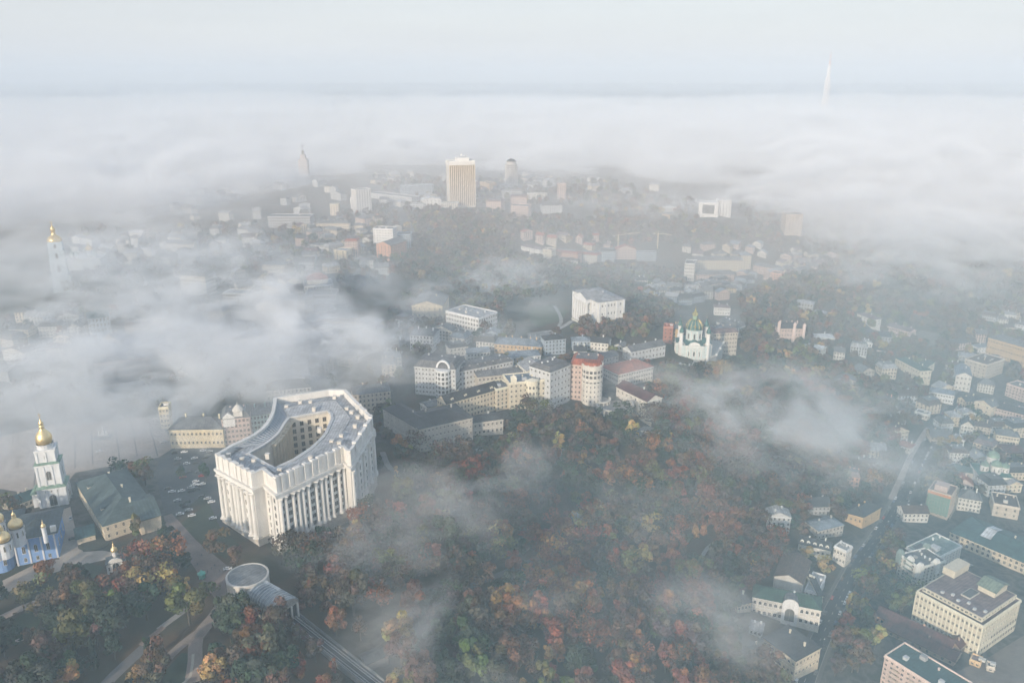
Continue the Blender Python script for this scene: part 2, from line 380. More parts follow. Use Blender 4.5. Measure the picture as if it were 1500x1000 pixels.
def bld(label, x0, y0, x1, y1, by, depth, roof='flat', rh=3.5, wall='cream', rc='rgrey', fl=3, bays=6, det=2, chim=0, cat='building', name='town_building', win=(1.4, 2.2), dorm=0, arch=False, group=None, hfix=None, sidebays=None):
    """a building whose front eave runs between two photo pixels, standing on the ground seen at row by"""
    A, B, z, h = footprint(x0, y0, x1, y1, depth, by)
    if hfix: h = hfix; A = at(x0, y0, z + h); B = at(x1, y1, z + h)
    w = math.dist(A, B); a = math.atan2(B[1] - A[1], B[0] - A[0]); ca, sa = math.cos(a), math.sin(a)
    G = lambda x, y: (A[0] + x * ca - y * sa, A[1] + x * sa + y * ca)
    low = min(H(*G(x, y)) for x in (0, w) for y in (0, depth)) - z - .6
    rnd = random.Random(int(x0 * 7 + y0 * 13)); wc, rcc = C[wall], C[rc]
    if det >= 2 and chim == 0 and name != 'kiosk': chim = rnd.choice((1, 2, 3))
    j = 1 + rnd.uniform(-.06, .06); wc = tuple(c * j for c in wc)
    trim = tuple(min(.78, c * 1.22 + .04) for c in wc)
    root = tag(empty(name, (A[0], A[1], z), a), label, cat, group)
    KEEP.append((A[0], A[1], ca, sa, 0, w, -9, depth))
    mb = MB()
    if roof == 'gable':
        mb.prism([(0,0),(w,0),(w,depth),(0,depth)], low, h, top=False)
        mb.poly([(0, depth, h), (0, 0, h), (0, depth/2, h + rh)]); mb.poly([(w, 0, h), (w, depth, h), (w, depth/2, h + rh)])
    elif roof == 'front':
        mb.prism([(0,0),(w,0),(w,depth),(0,depth)], low, h, top=False)
        mb.poly([(0, 0, h), (w, 0, h), (w/2, 0, h + rh)]); mb.poly([(w, depth, h), (0, depth, h), (w/2, depth, h + rh)])
    else: mb.prism([(0,0),(w,0),(w,depth),(0,depth)], low, h)
    sb = sidebays or max(1, round(depth / max(w / bays, 2.2)))
    faces = [((0,0),(w,0),bays), ((w,0),(w,depth),sb), ((0,depth),(0,0),sb)]
    z0 = max(.4, h * .04)
    if det == 1:                                              # far off: the panes are inlays of the wall
        for p, q, nb in faces:
            L = math.dist(p, q); ux, uy = (q[0]-p[0])/L, (q[1]-p[1])/L; nx, ny = uy, -ux; fh = (h - z0) / fl; ww = min(win[0], L / nb * .6); wh = min(win[1], fh * .66)
            for jf in range(fl):
                for i in range(nb):
                    t = (i + .5) / nb * L; zc = z0 + (jf + .54) * fh
                    mb.poly([(p[0]+ux*(t+s_*ww/2)+nx*.05, p[1]+uy*(t+s_*ww/2)+ny*.05, zc+e_*wh/2) for s_, e_ in ((-1,-1),(1,-1),(1,1),(-1,1))], 1)
    mb.build('wall', [M['plaster'], M['pane']], root, wc)
    if det >= 2:
        W_ = Wins(root, trim)
        for p, q, nb in faces: W_.wall(p, q, z0, h - .5, fl, nb, win[0], win[1], arch)
        W_.done()
        c = MB(); o_ = lambda e: [(-e,-e),(w+e,-e),(w+e,depth+e),(-e,depth+e)]
        c.ring(o_(.45), o_(-.003), h - .75, h - .25); c.build('cornice', M['plaster'], root, trim)
        if fl >= 2:
            c = MB(); zz = z0 + (h - .5 - z0) / fl; c.ring(o_(.18), o_(-.003), zz - .15, zz + .12); c.build('string_course', M['plaster'], root, trim)
    r = MB()
    if roof == 'flat':
        e = .4; r.poly([(e, e, h+.06), (w-e, e, h+.06), (w-e, depth-e, h+.06), (e, depth-e, h+.06)]); r.build('roof', M['roof'], root, rcc)
        p = MB(); p.ring([(-.12,-.12),(w+.12,-.12),(w+.12,depth+.12),(-.12,depth+.12)], [(e,e),(w-e,e),(w-e,depth-e),(e,depth-e)], h - .2, h + .95); p.build('parapet', M['plaster'], root, trim)
        for _ in range(max(1, int(w * depth / 260)) if det >= 2 else 1):
            bx, byy, s1, s2, hh = rnd.uniform(.15, .75) * w, rnd.uniform(.2, .75) * depth, rnd.uniform(1.2, 3.6), rnd.uniform(1.2, 3), rnd.uniform(.8, 2.4)
            v = MB(); v.box(bx, bx + s1, byy, byy + s2, h, h + hh); v.box(bx - .12, bx + s1 + .12, byy - .12, byy + s2 + .12, h + hh, h + hh + .18, bottom=True); v.build('roof_vent', M['plaster'], root, rnd.choice([C['lightgrey'], C['offwhite'], C['grey']]))
    else:
        if roof == 'gable': gable_roof(r, w, depth, h, rh)
        elif roof == 'front': gable_roof(r, w, depth, h, rh, axis='y')
        elif roof == 'mansard': hip_roof(r, w, depth, h, rh, flat=.72)
        else: hip_roof(r, w, depth, h, rh)
        r.build('roof', M['roof'], root, rcc)
        if roof == 'mansard':
            k = min(w, depth) / 2 * .28; s = MB(); s.poly([(k+.05, k+.05, h+rh+.05), (w-k-.05, k+.05, h+rh+.05), (w-k-.05, depth-k-.05, h+rh+.05), (k+.05, depth-k-.05, h+rh+.05)]); s.build('roof_deck', M['roof'], root, C['rgrey'])
    for i in range(chim):
        t = (i + .6) / chim
        if roof == 'front': cx, cy, cz = w * rnd.choice((.33, .67)), depth * t, h + rh * .66
        elif roof == 'flat': cx, cy, cz = w * t, depth * rnd.uniform(.5, .85), h
        else: cx, cy, cz = w * min(max(t, .2), .85), depth * rnd.uniform(.52, .66), h + rh * .75
        chimney(root, cx, cy, cz, rnd.uniform(1.2, 2.2), trim)
    for i in range(dorm):
        dormer(root, w * (i + .5) / dorm, depth * .10, h + rh * .12, min(2.4, w / dorm * .6), 1.9, depth * .22, trim, rcc)
    return root, w, depth, h, wc, trim
# ------------------------------------------------------------------ the town: label, eave left x y, eave right x y, ground row, depth, roof ...
B_ = bld
# --- the quarter behind the wooded edge
B_('pale yellow hall with twin grey roofs beyond the white four storey block', 603,447,648,448,467,46,'front',5,'yellow','rgrey',2,6)
B_('white four storey block with pale roof beside the yellow hall', 653,456,701,467,489,30,'flat',3,'white','rlight',4,12,win=(1.8,2.5))
B_('small white five storey apartment house below the yellow hall', 600,490,634,492,515,24,'hip',3,'white','rgrey',4,7,chim=3)
root,w,d,h,wc,tr = B_('grey apartment house with arched gable over a glazed bow', 607,536,667,541,580,26,'mansard',4.5,'lightgrey','rgrey',6,12,chim=3,win=(1.3,1.8))
# the bow and its arch
mb = MB(); mb.lathe([(6.4, 0), (6.4, h - 1), (6.8, h - 1), (6.8, h - .2), (0.01, h - .1)], w * .70, .6, 0, 14, 0, math.pi, 2 * math.pi); mb.build('bow_front', M['plaster'], root, tr)
bw = Wins(root, tr)
for k in range(6):
    for i in range(6):
        a = math.pi * (1.1 + .16 * i); bw.add(w * .70 + 6.4 * math.cos(a), .6 + 6.4 * math.sin(a), 2.4 + k * (h - 2) / 6, 2.2, 2.6, a + math.pi / 2)
bw.done()
mb = MB(); arc = [(w*.70 + 6*math.cos(t), h + 7.0*math.sin(t)) for t in [math.pi*i/12 for i in range(13)]]; ari = [(w*.70 + 4.6*math.cos(t), h + 5.5*math.sin(t)) for t in [math.pi*i/12 for i in range(13)]]
for i in range(12):
    for yy, s in ((-.4, 1), (1.2, -1)):
        P = [(arc[i][0], yy, arc[i][1]), (ari[i][0], yy, ari[i][1]), (ari[i+1][0], yy, ari[i+1][1]), (arc[i+1][0], yy, arc[i+1][1])]; mb.poly(P[::s])
    mb.poly([(arc[i][0], -.4, arc[i][1]), (arc[i+1][0], -.4, arc[i+1][1]), (arc[i+1][0], 1.2, arc[i+1][1]), (arc[i][0], 1.2, arc[i][1])])
    mb.poly([(ari[i+1][0], -.4, ari[i+1][1]), (ari[i][0], -.4, ari[i][1]), (ari[i][0], 1.2, ari[i][1]), (ari[i+1][0], 1.2, ari[i+1][1])])
mb.build('arched_gable', M['plaster'], root, tr)
B_('long grey four storey row behind the gabled cream house', 672,544,751,528,567,17,'mansard',3,'lightgrey','rgrey',4,16,dorm=7,chim=3)
B_('ochre building under a pale blue metal roof by the car park', 724,503,793,508,519,20,'hip',4,'ochre','rblue',2,12,chim=5)
B_('low grey house under blue tin roof behind the castle like block', 745,523,792,520,536,16,'hip',3,'lightgrey','rblue',2,8,chim=2)
B_('long cream four storey house with end gable and dark roof', 654,591,731,569,611,13,'gable',4.5,'cream','rdark',4,16,chim=2,dorm=4)
B_('low white shed against the gable of the long cream house', 627,597,660,588,604,12,'gable',2,'offwhite','rgrey',1,5)
B_('tall cream block between long cream house and bay fronted house', 727,571,750,566,600,18,'flat',3,'cream','rgrey',5,4,chim=2)
root,w,d,h,wc,tr = B_('ochre house with round bay and turreted roofline above the trees', 746,562,806,556,598,20,'flat',3,'paleyellow','rblue',5,9,chim=4,win=(1.4,2))
mb = MB(); mb.lathe([(5.2, 0), (5.2, h + .5), (5.6, h + .5), (5.6, h + 1.3), (0.01, h + 2.6)], w * .56, 1.2, 0, 14, 0, math.pi, 2 * math.pi); mb.build('round_bay', M['plaster'], root, tr)
bw = Wins(root, tr)
for k in range(4):
    for i in range(5):
        a = math.pi * (1.14 + .18 * i); bw.add(w*.56 + 5.2*math.cos(a), 1.2 + 5.2*math.sin(a), 4 + k * (h - 3) / 4, 1.7, 2.4, a + math.pi / 2, True)
for xx in (w * .12, w * .93):
    mb = MB(); mb.box(xx - 2, xx + 2, -.4, 3.6, h, h + 4); mb.poly([(xx-2.3,-.7,h+4),(xx+2.3,-.7,h+4),(xx,1.6,h+7)]); mb.poly([(xx+2.3,-.7,h+4),(xx+2.3,3.9,h+4),(xx,1.6,h+7)]); mb.poly([(xx+2.3,3.9,h+4),(xx-2.3,3.9,h+4),(xx,1.6,h+7)]); mb.poly([(xx-2.3,3.9,h+4),(xx-2.3,-.7,h+4),(xx,1.6,h+7)]); mb.build('turret', M['plaster'], root, tr)
B_('tall pale grey apartment block with many windows left of pink tower', 806,545,836,533,594,22,'mansard',3,'lightgrey','rgrey',6,6,chim=4,win=(1.7,2))
B_('white gabled block rising behind the round bay house', 772,543,806,538,575,20,'front',4,'offwhite','rlight',5,6,chim=3)
B_('pale grey back row between the castle like block and the square', 700,552,770,545,575,14,'hip',3,'stone','rgrey',3,12,chim=3)
# pink block with the round corner tower
root,w,d,h,wc,tr = B_('pink apartment block under red roof joined to a round corner tower', 836,533,880,536,588,24,'mansard',4,'pink','rred',7,8,chim=3,cat='apartment block')
mb = MB(); mb.lathe([(8.6, -3), (8.6, h * .62), (9.0, h * .62), (9.0, h * .65), (8.3, h * .66), (8.3, h + .2), (9.1, h + .2), (9.1, h + 1.2), (7.9, h + 1.2), (7.9, h + .5), (0.01, h + 3.2)], w * .72, 2, 0, 24); mb.build('round_tower', M['plaster'], root, C['offwhite'])
bw = Wins(root, C['white'])
for k in range(7):
    for i in range(9):
        a = math.pi * (1.02 + .12 * i); bw.add(w*.72 + 8.55*math.cos(a), 2 + 8.55*math.sin(a), 3 + k * (h - 3) / 7, 1.2 if k < 4 else 2.3, 1.8 if k < 4 else 2.6, a + math.pi / 2)
mb = MB(); mb.lathe([(8.0, h + 1.0), (7.2, h + 3.6), (4.0, h + 3.9), (0.01, h + 3.9)], w * .72, 2, 0, 24); mb.build('tower_roof', M['roof'], root, C['rred'])
for k in range(10):
    a = 2 * math.pi * k / 10; chimney(root, w*.72 + 8.6*math.cos(a), 2 + 8.6*math.sin(a), h + 1.2, .5, C['offwhite'], .7)
B_('dark green roofed barrack block with long grey flank above the wood', 614,628,692,611,656,30,'hip',4.5,'stone','rdark',4,14,win=(1.1,1.6),chim=2)
B_('left wing of the barrack block with pale stone flank', 561,598,609,626,640,16,'hip',4,'stone','rdark',4,9,win=(1.1,1.6))
B_('small low house with dark roof beside the barrack block', 693,619,737,613,637,13,'hip',3,'stone','rdark',2,7)
B_('white walled long house under hazy red roof below the church', 906,548,957,536,563,24,'hip',5,'offwhite','rred',3,14)
B_('red roofed lower house stepping down beside the round terrace', 903,566,948,588,597,16,'gable',4,'offwhite','rmaroon',2,7)
B_('long stone retaining house with tiny windows by the church terrace', 850,533,906,520,541,14,'gable',3,'stone','rgrey',2,12)
B_('small white shed near the wooded yard behind the pink tower', 900,505,912,508,513,10,'front',2,'white','rgrey',1,2)
B_('grey row with tall roof leading up to the green domed church', 925,515,975,505,527,13,'gable',3.5,'lightgrey','rgrey',2,10,chim=3)
B_('narrow brick red house behind the green domed church', 972,479,986,480,503,12,'flat',2,'brick','rred',4,2)
B_('ochre side house squeezed between brick house and church', 986,481,997,482,503,14,'gable',3,'ochre','rgrey',4,2)
B_('tall beige five storey house right of the green domed church', 1046,488,1081,486,519,17,'mansard',4,'beige','rmauve',5,9,chim=3)
B_('ornate white house with busy roofline behind the church', 1050,471,1079,480,490,14,'mansard',4,'white','rgrey',3,8,chim=4)
B_('small white four window house above the church turret', 1047,450,1070,451,462,12,'hip',3,'white','rmauve',2,6)
root,w,d,h,wc,tr = B_('pale pink castle like house with corner turrets on the hillside', 1141,481,1178,481,501,20,'hip',4.5,'pink','rdark',3,9,chim=4,arch=True,cat='castle',name='castle_house')
for xx, yy, e in ((0, 0, 6), (w, 0, 3), (w * .62, 0, 4)):
    mb = MB(); mb.lathe([(1.7, 0), (1.7, h + e), (2.0, h + e), (2.0, h + e + 1), (.01, h + e + 3.5)], xx, yy, 0, 8); mb.build('turret', M['plaster'], root, tr)
B_('low white roofed shed on the slope beside the pink castle house', 1171,505,1204,512,514,14,'gable',1.5,'offwhite','rwhite',1,6)
B_('white roofed low hall right of the pink castle house', 1193,494,1223,495,501,16,'hip',2,'offwhite','rwhite',1,8)
B_('grey roofed villa half hidden on the misty hill', 1166,443,1191,446,455,16,'hip',3,'grey','rlight',2,6,det=1)
B_('pale villa beside the grey roofed villa on the hill', 1190,456,1206,459,463,12,'hip',2.5,'lightgrey','rlight',1,4,det=1)
# --- beside the square
B_('yellow two storey mansion with grey hip roof at the car park', 247,629,326,628,656,22,'hip',5,'yellow','rgrey',2,13,chim=3,arch=True)
root,w,d,h,wc,tr = B_('pink and white corner house with turret beside the yellow mansion', 324,614,365,610,651,18,'mansard',4,'pink','rgrey',5,7,win=(1.5,2.1),cat='corner house')
mb = MB(); mb.box(w*.45, w*.45+6, 0, 6, h, h+4.5); mb.lathe([(3.9, 4.5), (3.9, 5.1), (3, 6.5), (1.6, 8.2), (.3, 9), (.1, 11), (.01, 11)], w*.45+3, 3, h, 12); mb.build('turret', M['plaster'], root, C['offwhite'])
mb = MB(); mb.box(1, 9, -.5, 3, h - 6, h + 1.2); mb.poly([(1,-.5,h+1.2),(9,-.5,h+1.2),(5,-.5,h+4)]); mb.poly([(1,-.5,h+1.2),(5,-.5,h+4),(5,3,h+4),(1,3,h+1.2)]); mb.poly([(5,-.5,h+4),(9,-.5,h+1.2),(9,3,h+1.2),(5,3,h+4)]); mb.build('front_gable', M['plaster'], root, C['white'])
B_('white house with pale blue trim behind the horseshoe building', 365,609,396,605,637,16,'hip',3.5,'mint','rgrey',4,6,chim=2)
B_('narrow ochre tower house at the misty edge of the square', 232,598,246,597,628,10,'flat',3,'yellow','rgrey',4,3)
B_('long pale school building in fog with rows of big windows', 136,534,219,524,560,20,'flat',3,'pink','rgrey',3,17,win=(2.2,2.6))
B_('pale grey hall end behind the school building in fog', 219,522,262,516,552,24,'hip',5,'lightgrey','rlight',3,8)
B_('teal roofed block rising from the fog above the school', 128,467,160,463,496,26,'hip',4,'bluegrey','rteal',4,6,det=1)
B_('pale long house with faint gables on the square far side', 390,572,455,566,592,16,'hip',5,'offwhite','rgrey',3,11,chim=4)
B_('house wall rising behind right wing of the horseshoe building', 518,578,572,572,604,18,'hip',4,'beige','rgrey',4,9,chim=2)
# --- middle distance left: the old town hill
B_('white tall stepped apartment tower on the hill', 521,279,543,277,313,20,'flat',3,'white','rlight',11,6,det=1,cat='tower block',name='tower_block')
B_('lower shoulder of the white stepped tower', 513,290,523,290,312,16,'flat',3,'white','rlight',7,3,det=1)
B_('long pale glass institute behind the skyline street', 589,273,635,271,286,24,'flat',3,'bluegrey','rlight',5,16,det=1)
B_('long low grey wing in front of the pale institute', 541,283,603,290,294,26,'flat',3,'lightgrey','rgrey',3,18,det=1)
B_('ten storey white balcony block facing the ravine', 546,335,575,336,367,20,'flat',3,'white','rgrey',8,7,det=2,win=(1.8,1.5))
B_('salmon end walled block with rounded gable above the trees', 551,358,572,360,380,44,'front',5,'salmon','rgrey',5,4,det=1)
B_('grey balcony slab right of the salmon block', 580,344,601,344,366,24,'flat',3,'bluegrey','rgrey',7,6,det=1)
B_('yellow windowless end wall block among the hill houses', 489,367,507,368,381,20,'flat',3,'yellow','rlight',4,2,det=1)
B_('striped red and white narrow tower house on the hill', 505,353,523,353,378,16,'mansard',3,'pink','rred',6,5,det=1)
B_('long white low house near the yellow end wall', 454,358,479,360,368,14,'hip',2.5,'white','rgrey',2,9,det=1)
B_('cream row house with many chimneys above the salmon roofs', 463,327,511,327,342,18,'mansard',3,'cream','rgrey',4,14,det=1,chim=5)
B_('small square cream tower house on the ridge', 483,300,495,300,316,14,'flat',3,'cream','rgrey',5,3,det=1)
B_('long grey institute half lost in fog on the left hill', 392,318,454,318,334,30,'flat',3,'grey','rgrey',4,20,det=1)
B_('cream four storey house above the fog with dark roof', 384,387,416,388,404,16,'hip',3,'cream','rgrey',3,8,det=1)
B_('yellow gabled end house next to the red roofed modern block', 419,413,440,410,424,30,'front',5,'yellow','rbrown',3,3,det=1)
root,w,d,h,wc,tr = B_('white modern block with terraces below a red tiled roof', 446,420,488,417,432,30,'flat',3,'white','rlight',2,10,det=1)
mb = MB(); mb.box(4, w*.85, 9, 26, h, h+6); mb.build('upper_storey', M['plaster'], root, C['offwhite'])
mb = MB(); hip_roof(mb, w*.85-4, 17, h+6, 6, .6, 4, 9); mb.build('upper_roof', M['roof'], root, C['rred'])
B_('dark glazed podium under the white modern block', 446,433,492,432,446,26,'flat',3,'grey','rgrey',2,10,det=1)
B_('pale block with white attic near the glass tower foot', 601,300,622,300,311,18,'flat',3,'lightgrey','rlight',4,6,det=1)
B_('pale low block left of the tall ribbed tower', 646,298,671,298,309,22,'flat',3,'offwhite','rgrey',4,9,det=1)
B_('white vaulted hall roof left of the ribbed tower', 618,293,646,292,305,22,'front',4,'white','rwhite',3,5,det=1)
B_('pale house by the trees below the salmon block', 519,381,546,381,392,16,'hip',3,'lightgrey','rgrey',2,7,det=1)
B_('rose coloured terrace of houses on the ridge', 712,294,734,295,312,22,'mansard',3,'pink','rmauve',5,7,det=1)
B_('broad pinkish ministry like block below the round tower', 748,302,774,303,320,26,'flat',3,'pink','rgrey',5,9,det=1)
B_('long pale slab right of the round tower', 772,284,800,285,292,18,'flat',3,'offwhite','rgrey',3,12,det=1)
B_('slim pale tower fading into fog on the skyline', 817,270,829,270,292,16,'flat',3,'pink','rlight',9,4,det=1)
B_('ochre low block right of the ribbed tower', 703,267,717,269,278,20,'flat',3,'ochre','rgrey',3,5,det=1)
B_('pink and grey broad block behind the ministry like block', 748,288,772,288,302,22,'mansard',3,'pink','rmauve',4,8,det=1)
B_('faint pale row right of the ministry like block', 795,301,824,300,313,18,'hip',3,'lightgrey','rgrey',4,9,det=1)
B_('plain grey low block at the foot of the round tower', 735,281,765,281,291,22,'flat',3,'grey','rgrey',3,9,det=1)
B_('ornate pale house with arched roof gables rising from fog', 262,402,300,405,432,20,'mansard',4,'offwhite','rgrey',5,9,det=1,chim=2,dorm=2)
B_('faint cream office block in the fog below the arched house', 326,430,358,431,456,18,'flat',3,'offwhite','rlight',5,8,det=1)
B_('pale pillared block in fog right of the faint office', 398,437,446,440,464,20,'hip',4,'beige','rgrey',4,12,det=1)
B_('low ochre ruin wall in fog below the dark podium', 465,466,520,466,480,16,'hip',3,'ochre','rgrey',2,10,det=1)
B_('salmon house with white gable in the fog hollow', 214,483,234,483,491,16,'gable',3,'salmon','rteal',2,5,det=1)
B_('framed white modern hall with dark glass front on the far hill', 1024,297,1053,298,318,26,'flat',3,'white','rwhite',1,1,det=1,win=(34,18))
B_('white eight storey block attached to the framed glass hall', 1054,294,1072,294,318,24,'flat',3,'white','rwhite',7,4,det=1)
B_('squat beige tower block on the far wooded hill', 1152,315,1177,315,345,26,'flat',3,'tan','rgrey',9,6,det=1,cat='tower block',name='tower_block')
B_('pale low house group on the far hill left', 976,305,992,304,310,14,'flat',3,'offwhite','rwhite',2,5,det=1)
B_('ochre house below the pale far hill group', 970,313,984,314,320,14,'hip',3,'ochre','rgrey',2,4,det=1)
# --- the colourful valley
B_('long cream terrace of the valley with corner turret', 1016,381,1089,381,396,18,'mansard',4,'paleyellow','rgrey',4,20,det=1,chim=6)
root,w,d,h,wc,tr = B_('pink gabled terrace in front of the long cream terrace', 1022,402,1076,402,414,16,'mansard',4,'pink','rgrey',3,14,det=1,dorm=3)
B_('tall cream house with domed turret at the terrace end', 1086,374,1101,374,397,18,'hip',5,'paleyellow','rblue',6,4,det=1)
B_('grey white apartment row at the valley mouth', 1003,386,1018,387,412,30,'flat',3,'offwhite','rgrey',5,5,det=1)
B_('salmon corner house at the right end of the valley', 1129,400,1145,402,413,16,'flat',3,'salmon','rmauve',3,4,det=1)
B_('pink row of houses running right from the turret house', 1104,388,1140,394,402,14,'mansard',3,'pink','rgrey',3,10,det=1)
B_('broad pinkish house with tall gable in the valley row', 902,365,932,365,380,18,'front',6,'pink','rred',4,7,det=1)
B_('grey blue modern row beside the tall gabled valley house', 933,371,962,371,382,18,'flat',3,'bluegrey','rgrey',4,12,det=1)
B_('pale green windowless gable at the valley row end', 792,365,808,367,382,16,'flat',3,'paleyellow','rmauve',3,1,det=1)
B_('orange fronted terrace of the valley', 812,368,846,372,383,18,'mansard',3,'salmon','rred',4,12,det=1)
B_('white and rose terrace end with red roof', 848,371,875,374,387,18,'mansard',3,'offwhite','rred',4,8,det=1)
B_('grey fronted terrace right of the rose end house', 877,367,901,368,384,16,'mansard',3,'bluegrey','rdark',4,8,det=1)
B_('white villas stepping up at the left end of the valley', 763,360,792,366,373,16,'hip',3,'white','rmauve',2,8,det=1)
B_('low house with brown roof in front of orange terrace', 818,379,846,382,388,12,'hip',3,'offwhite','rbrown',1,6,det=1)
B_('small yellow fronted house at the valley lower street', 1061,421,1079,422,429,12,'hip',3,'yellow','rgrey',2,5,det=1)
B_('pink little villa with turret behind the pillared museum', 930,424,944,425,434,12,'hip',4,'pink','rred',3,4,det=1)
# --- the lower town, right
B_('long ochre barracks with flat grey roof at the frame edge', 1448,494,1520,514,532,26,'hip',3,'ochre','rgrey',3,18)
B_('small white two storey house before the ochre barracks', 1434,509,1460,507,516,13,'hip',2,'white','rblue',2,6)
B_('brown roofed block with white gable and pilaster flank', 1446,535,1472,526,552,26,'flat',3,'beige','rbrown',4,8)
B_('cream blank gable joined to the brown roofed block', 1419,530,1445,537,550,24,'gable',3,'cream','rbrown',3,2)
B_('dark roofed house with pale blue mansard gable', 1401,549,1424,552,573,34,'front',4,'offwhite','rblue',3,4)
B_('white house with blue grey roof between bare trees', 1362,573,1398,579,589,14,'hip',3,'white','rblue',2,9)
B_('cream house with bright blank gable by the lower street', 1428,587,1453,596,611,16,'front',4,'cream','rgrey',3,2)
B_('long pink three storey house under dark roof by the street', 1454,596,1520,612,622,15,'gable',4,'pink','rdark',3,15,chim=3)
B_('pale pink end block above the long pink house', 1475,562,1512,574,586,20,'flat',3,'pink','rgrey',4,8)
B_('green roofed manor with pale wings in the gardens', 1312,524,1349,543,549,14,'hip',3,'paleyellow','rgreen',2,10,chim=2)
B_('right wing of the green roofed manor', 1349,543,1370,530,548,13,'hip',3,'paleyellow','rgreen',2,6)
B_('dark roofed low depot below the rose long house', 1268,491,1306,494,499,24,'hip',3,'grey','rdark',1,8)
B_('rose tinted long house at the edge of the wood', 1300,477,1333,486,494,14,'gable',3,'pink','rmauve',2,10)
B_('small pale house pair against the hill wood', 1256,459,1279,468,473,13,'hip',3,'offwhite','rmauve',2,5)
B_('little white gable house by the dark depot', 1263,502,1278,503,509,10,'front',2.5,'white','rlight',1,3)
B_('square pinkish shed deep in the hillside trees', 1282,517,1295,519,525,10,'flat',2,'pink','rgrey',1,2)
B_('pink villa with grey turreted roof in the hillside trees', 1280,585,1310,589,599,14,'hip',4,'salmon','rgrey',2,6,chim=4)
B_('small white house with flat roof by the lower street bend', 1340,603,1359,608,613,10,'flat',2,'offwhite','rgrey',1,5)
B_('white church like hall with small spire under the hill', 1468,460,1489,461,468,16,'hip',3,'white','rlight',1,5)
B_('white low house at the far right under the hill', 1487,474,1508,478,484,14,'hip',3,'white','rgrey',2,5)
B_('grey shed roofs beside the pink end block', 1405,520,1430,523,530,14,'gable',2,'grey','rlight',1,5)
B_('house with big arched dormer by the green domed church', 1426,647,1454,655,663,15,'mansard',4,'cream','rmauve',2,5,dorm=1,win=(1.5,2.2))
B_('cream two storey house with grey roof above the church', 1460,636,1494,641,652,15,'hip',4,'cream','rgrey',2,8)
B_('low house under wide red roof behind the church', 1474,662,1506,664,670,18,'hip',4,'pink','rmaroon',1,6)
B_('small roofless white outbuilding in the church garden', 1396,643,1413,645,652,9,'front',2,'white','rlight',1,3)
B_('low teal roofed annex beside the green domed church', 1397,687,1431,694,699,9,'gable',3,'beige','rteal',1,4)
B_('little house with red brown roof at the street corner', 1311,649,1334,656,661,11,'hip',3,'offwhite','rred',1,5)
B_('low grey workshop hidden in trees left of the street', 1283,633,1302,637,642,11,'gable',2.5,'grey','rgrey',1,4)
B_('ochre cottage with dark roof by the wooded slope', 1238,750,1264,757,768,17,'hip',4,'ochre','rdark',1,4,chim=1)
B_('front porch wing of the ochre cottage', 1265,757,1291,742,768,15,'hip',4,'ochre','rdark',1,3,chim=1)
B_('brown tiled house beside the green domed lower church', 1456,738,1494,745,758,22,'flat',2,'beige','rbrown',2,3,chim=3)
# scaffolded house
root,w,d,h,wc,tr = B_('house under orange and green scaffolding by the lower street', 1360,717,1394,727,756,20,'flat',3,'tan','rmauve',5,5,cat='building site')
mb = MB(); mb.box(0, w, -1.2, -.3, h - 2.0, h - .2, bottom=True); mb.build('orange_netting', M['cloth'], root, (.62, .26, .10))
mb = MB(); mb.box(0.3, w - .3, -1.1, -.4, 3, h - 2.2, bottom=True); mb.build('green_netting', M['cloth'], root, (.16, .27, .22))
mb = MB(); mb.box(w*.2, w*.75, 3, 12, h, h + 5); mb.build('upper_storey', M['plaster'], root, C['pink'])
mb = MB()
for i in range(9):
    x = w * i / 8; mb.bar((x, -1.8, 0), (x, -1.8, h + 2.5), .09)
for k in range(8): mb.bar((-.4, -1.8, 2 + k * h / 7), (w + .4, -1.8, 2 + k * h / 7), .08)
for i in range(6):
    y = d * i / 5; mb.bar((w + 1.4, y, 0), (w + 1.4, y, h + 2), .09)
for k in range(8): mb.bar((w + 1.4, -.4, 2 + k * h / 7), (w + 1.4, d, 2 + k * h / 7), .08)
mb.build('scaffold', M['paint'], root, (.36, .34, .32))
# art nouveau block in two masses
root,w,d,h,wc,tr = B_('white turreted apartment block beside the teal roofed hall', 1318,812,1347,832,852,24,'flat',3,'offwhite','rgrey',6,5,chim=5,win=(1.4,2),cat='apartment block')
for xx, yy in ((0, 0), (w, 0), (w * .5, 0), (0, d), (w, d * .6)):
    mb = MB(); mb.box(xx - 1.9, xx + 1.9, yy - 1.2, yy + 2.6, h - 7, h + 1.6); mb.poly([(xx-1.9,yy-1.2,h+1.6),(xx+1.9,yy-1.2,h+1.6),(xx+1.2,yy-.2,h+4),(xx-1.2,yy-.2,h+4)]); mb.poly([(xx+1.9,yy-1.2,h+1.6),(xx+1.9,yy+2.6,h+1.6),(xx+1.2,yy+1.6,h+4),(xx+1.2,yy-.2,h+4)]); mb.poly([(xx-1.9,yy+2.6,h+1.6),(xx-1.9,yy-1.2,h+1.6),(xx-1.2,yy-.2,h+4),(xx-1.2,yy+1.6,h+4)]); mb.poly([(xx-1.2,yy-.2,h+4),(xx+1.2,yy-.2,h+4),(xx+1.2,yy+1.6,h+4),(xx-1.2,yy+1.6,h+4)]); mb.build('turret', M['plaster'], root, C['rmint'] if xx == 0 else tr)
for k in range(5):
    mb = MB(); mb.box(w*.28, w*.72, -1.3, 0, 3 + k*3.6, 3.25 + k*3.6, bottom=True); mb.box(w*.28, w*.72, -1.3, -1.2, 3.25 + k*3.6, 4.2 + k*3.6); mb.build('balcony', M['plaster'], root, C['rmint'])
root,w,d,h,wc,tr = B_('right half of the white turreted block with green edged roof', 1365,822,1409,800,838,20,'flat',3,'offwhite','rmint',6,10,chim=5,win=(1.3,2))
mb = MB(); mb.box(w*.35, w*.35+6, 5, 11, h, h+2.6); mb.build('lift_housing', M['plaster'], root, C['lightgrey'])
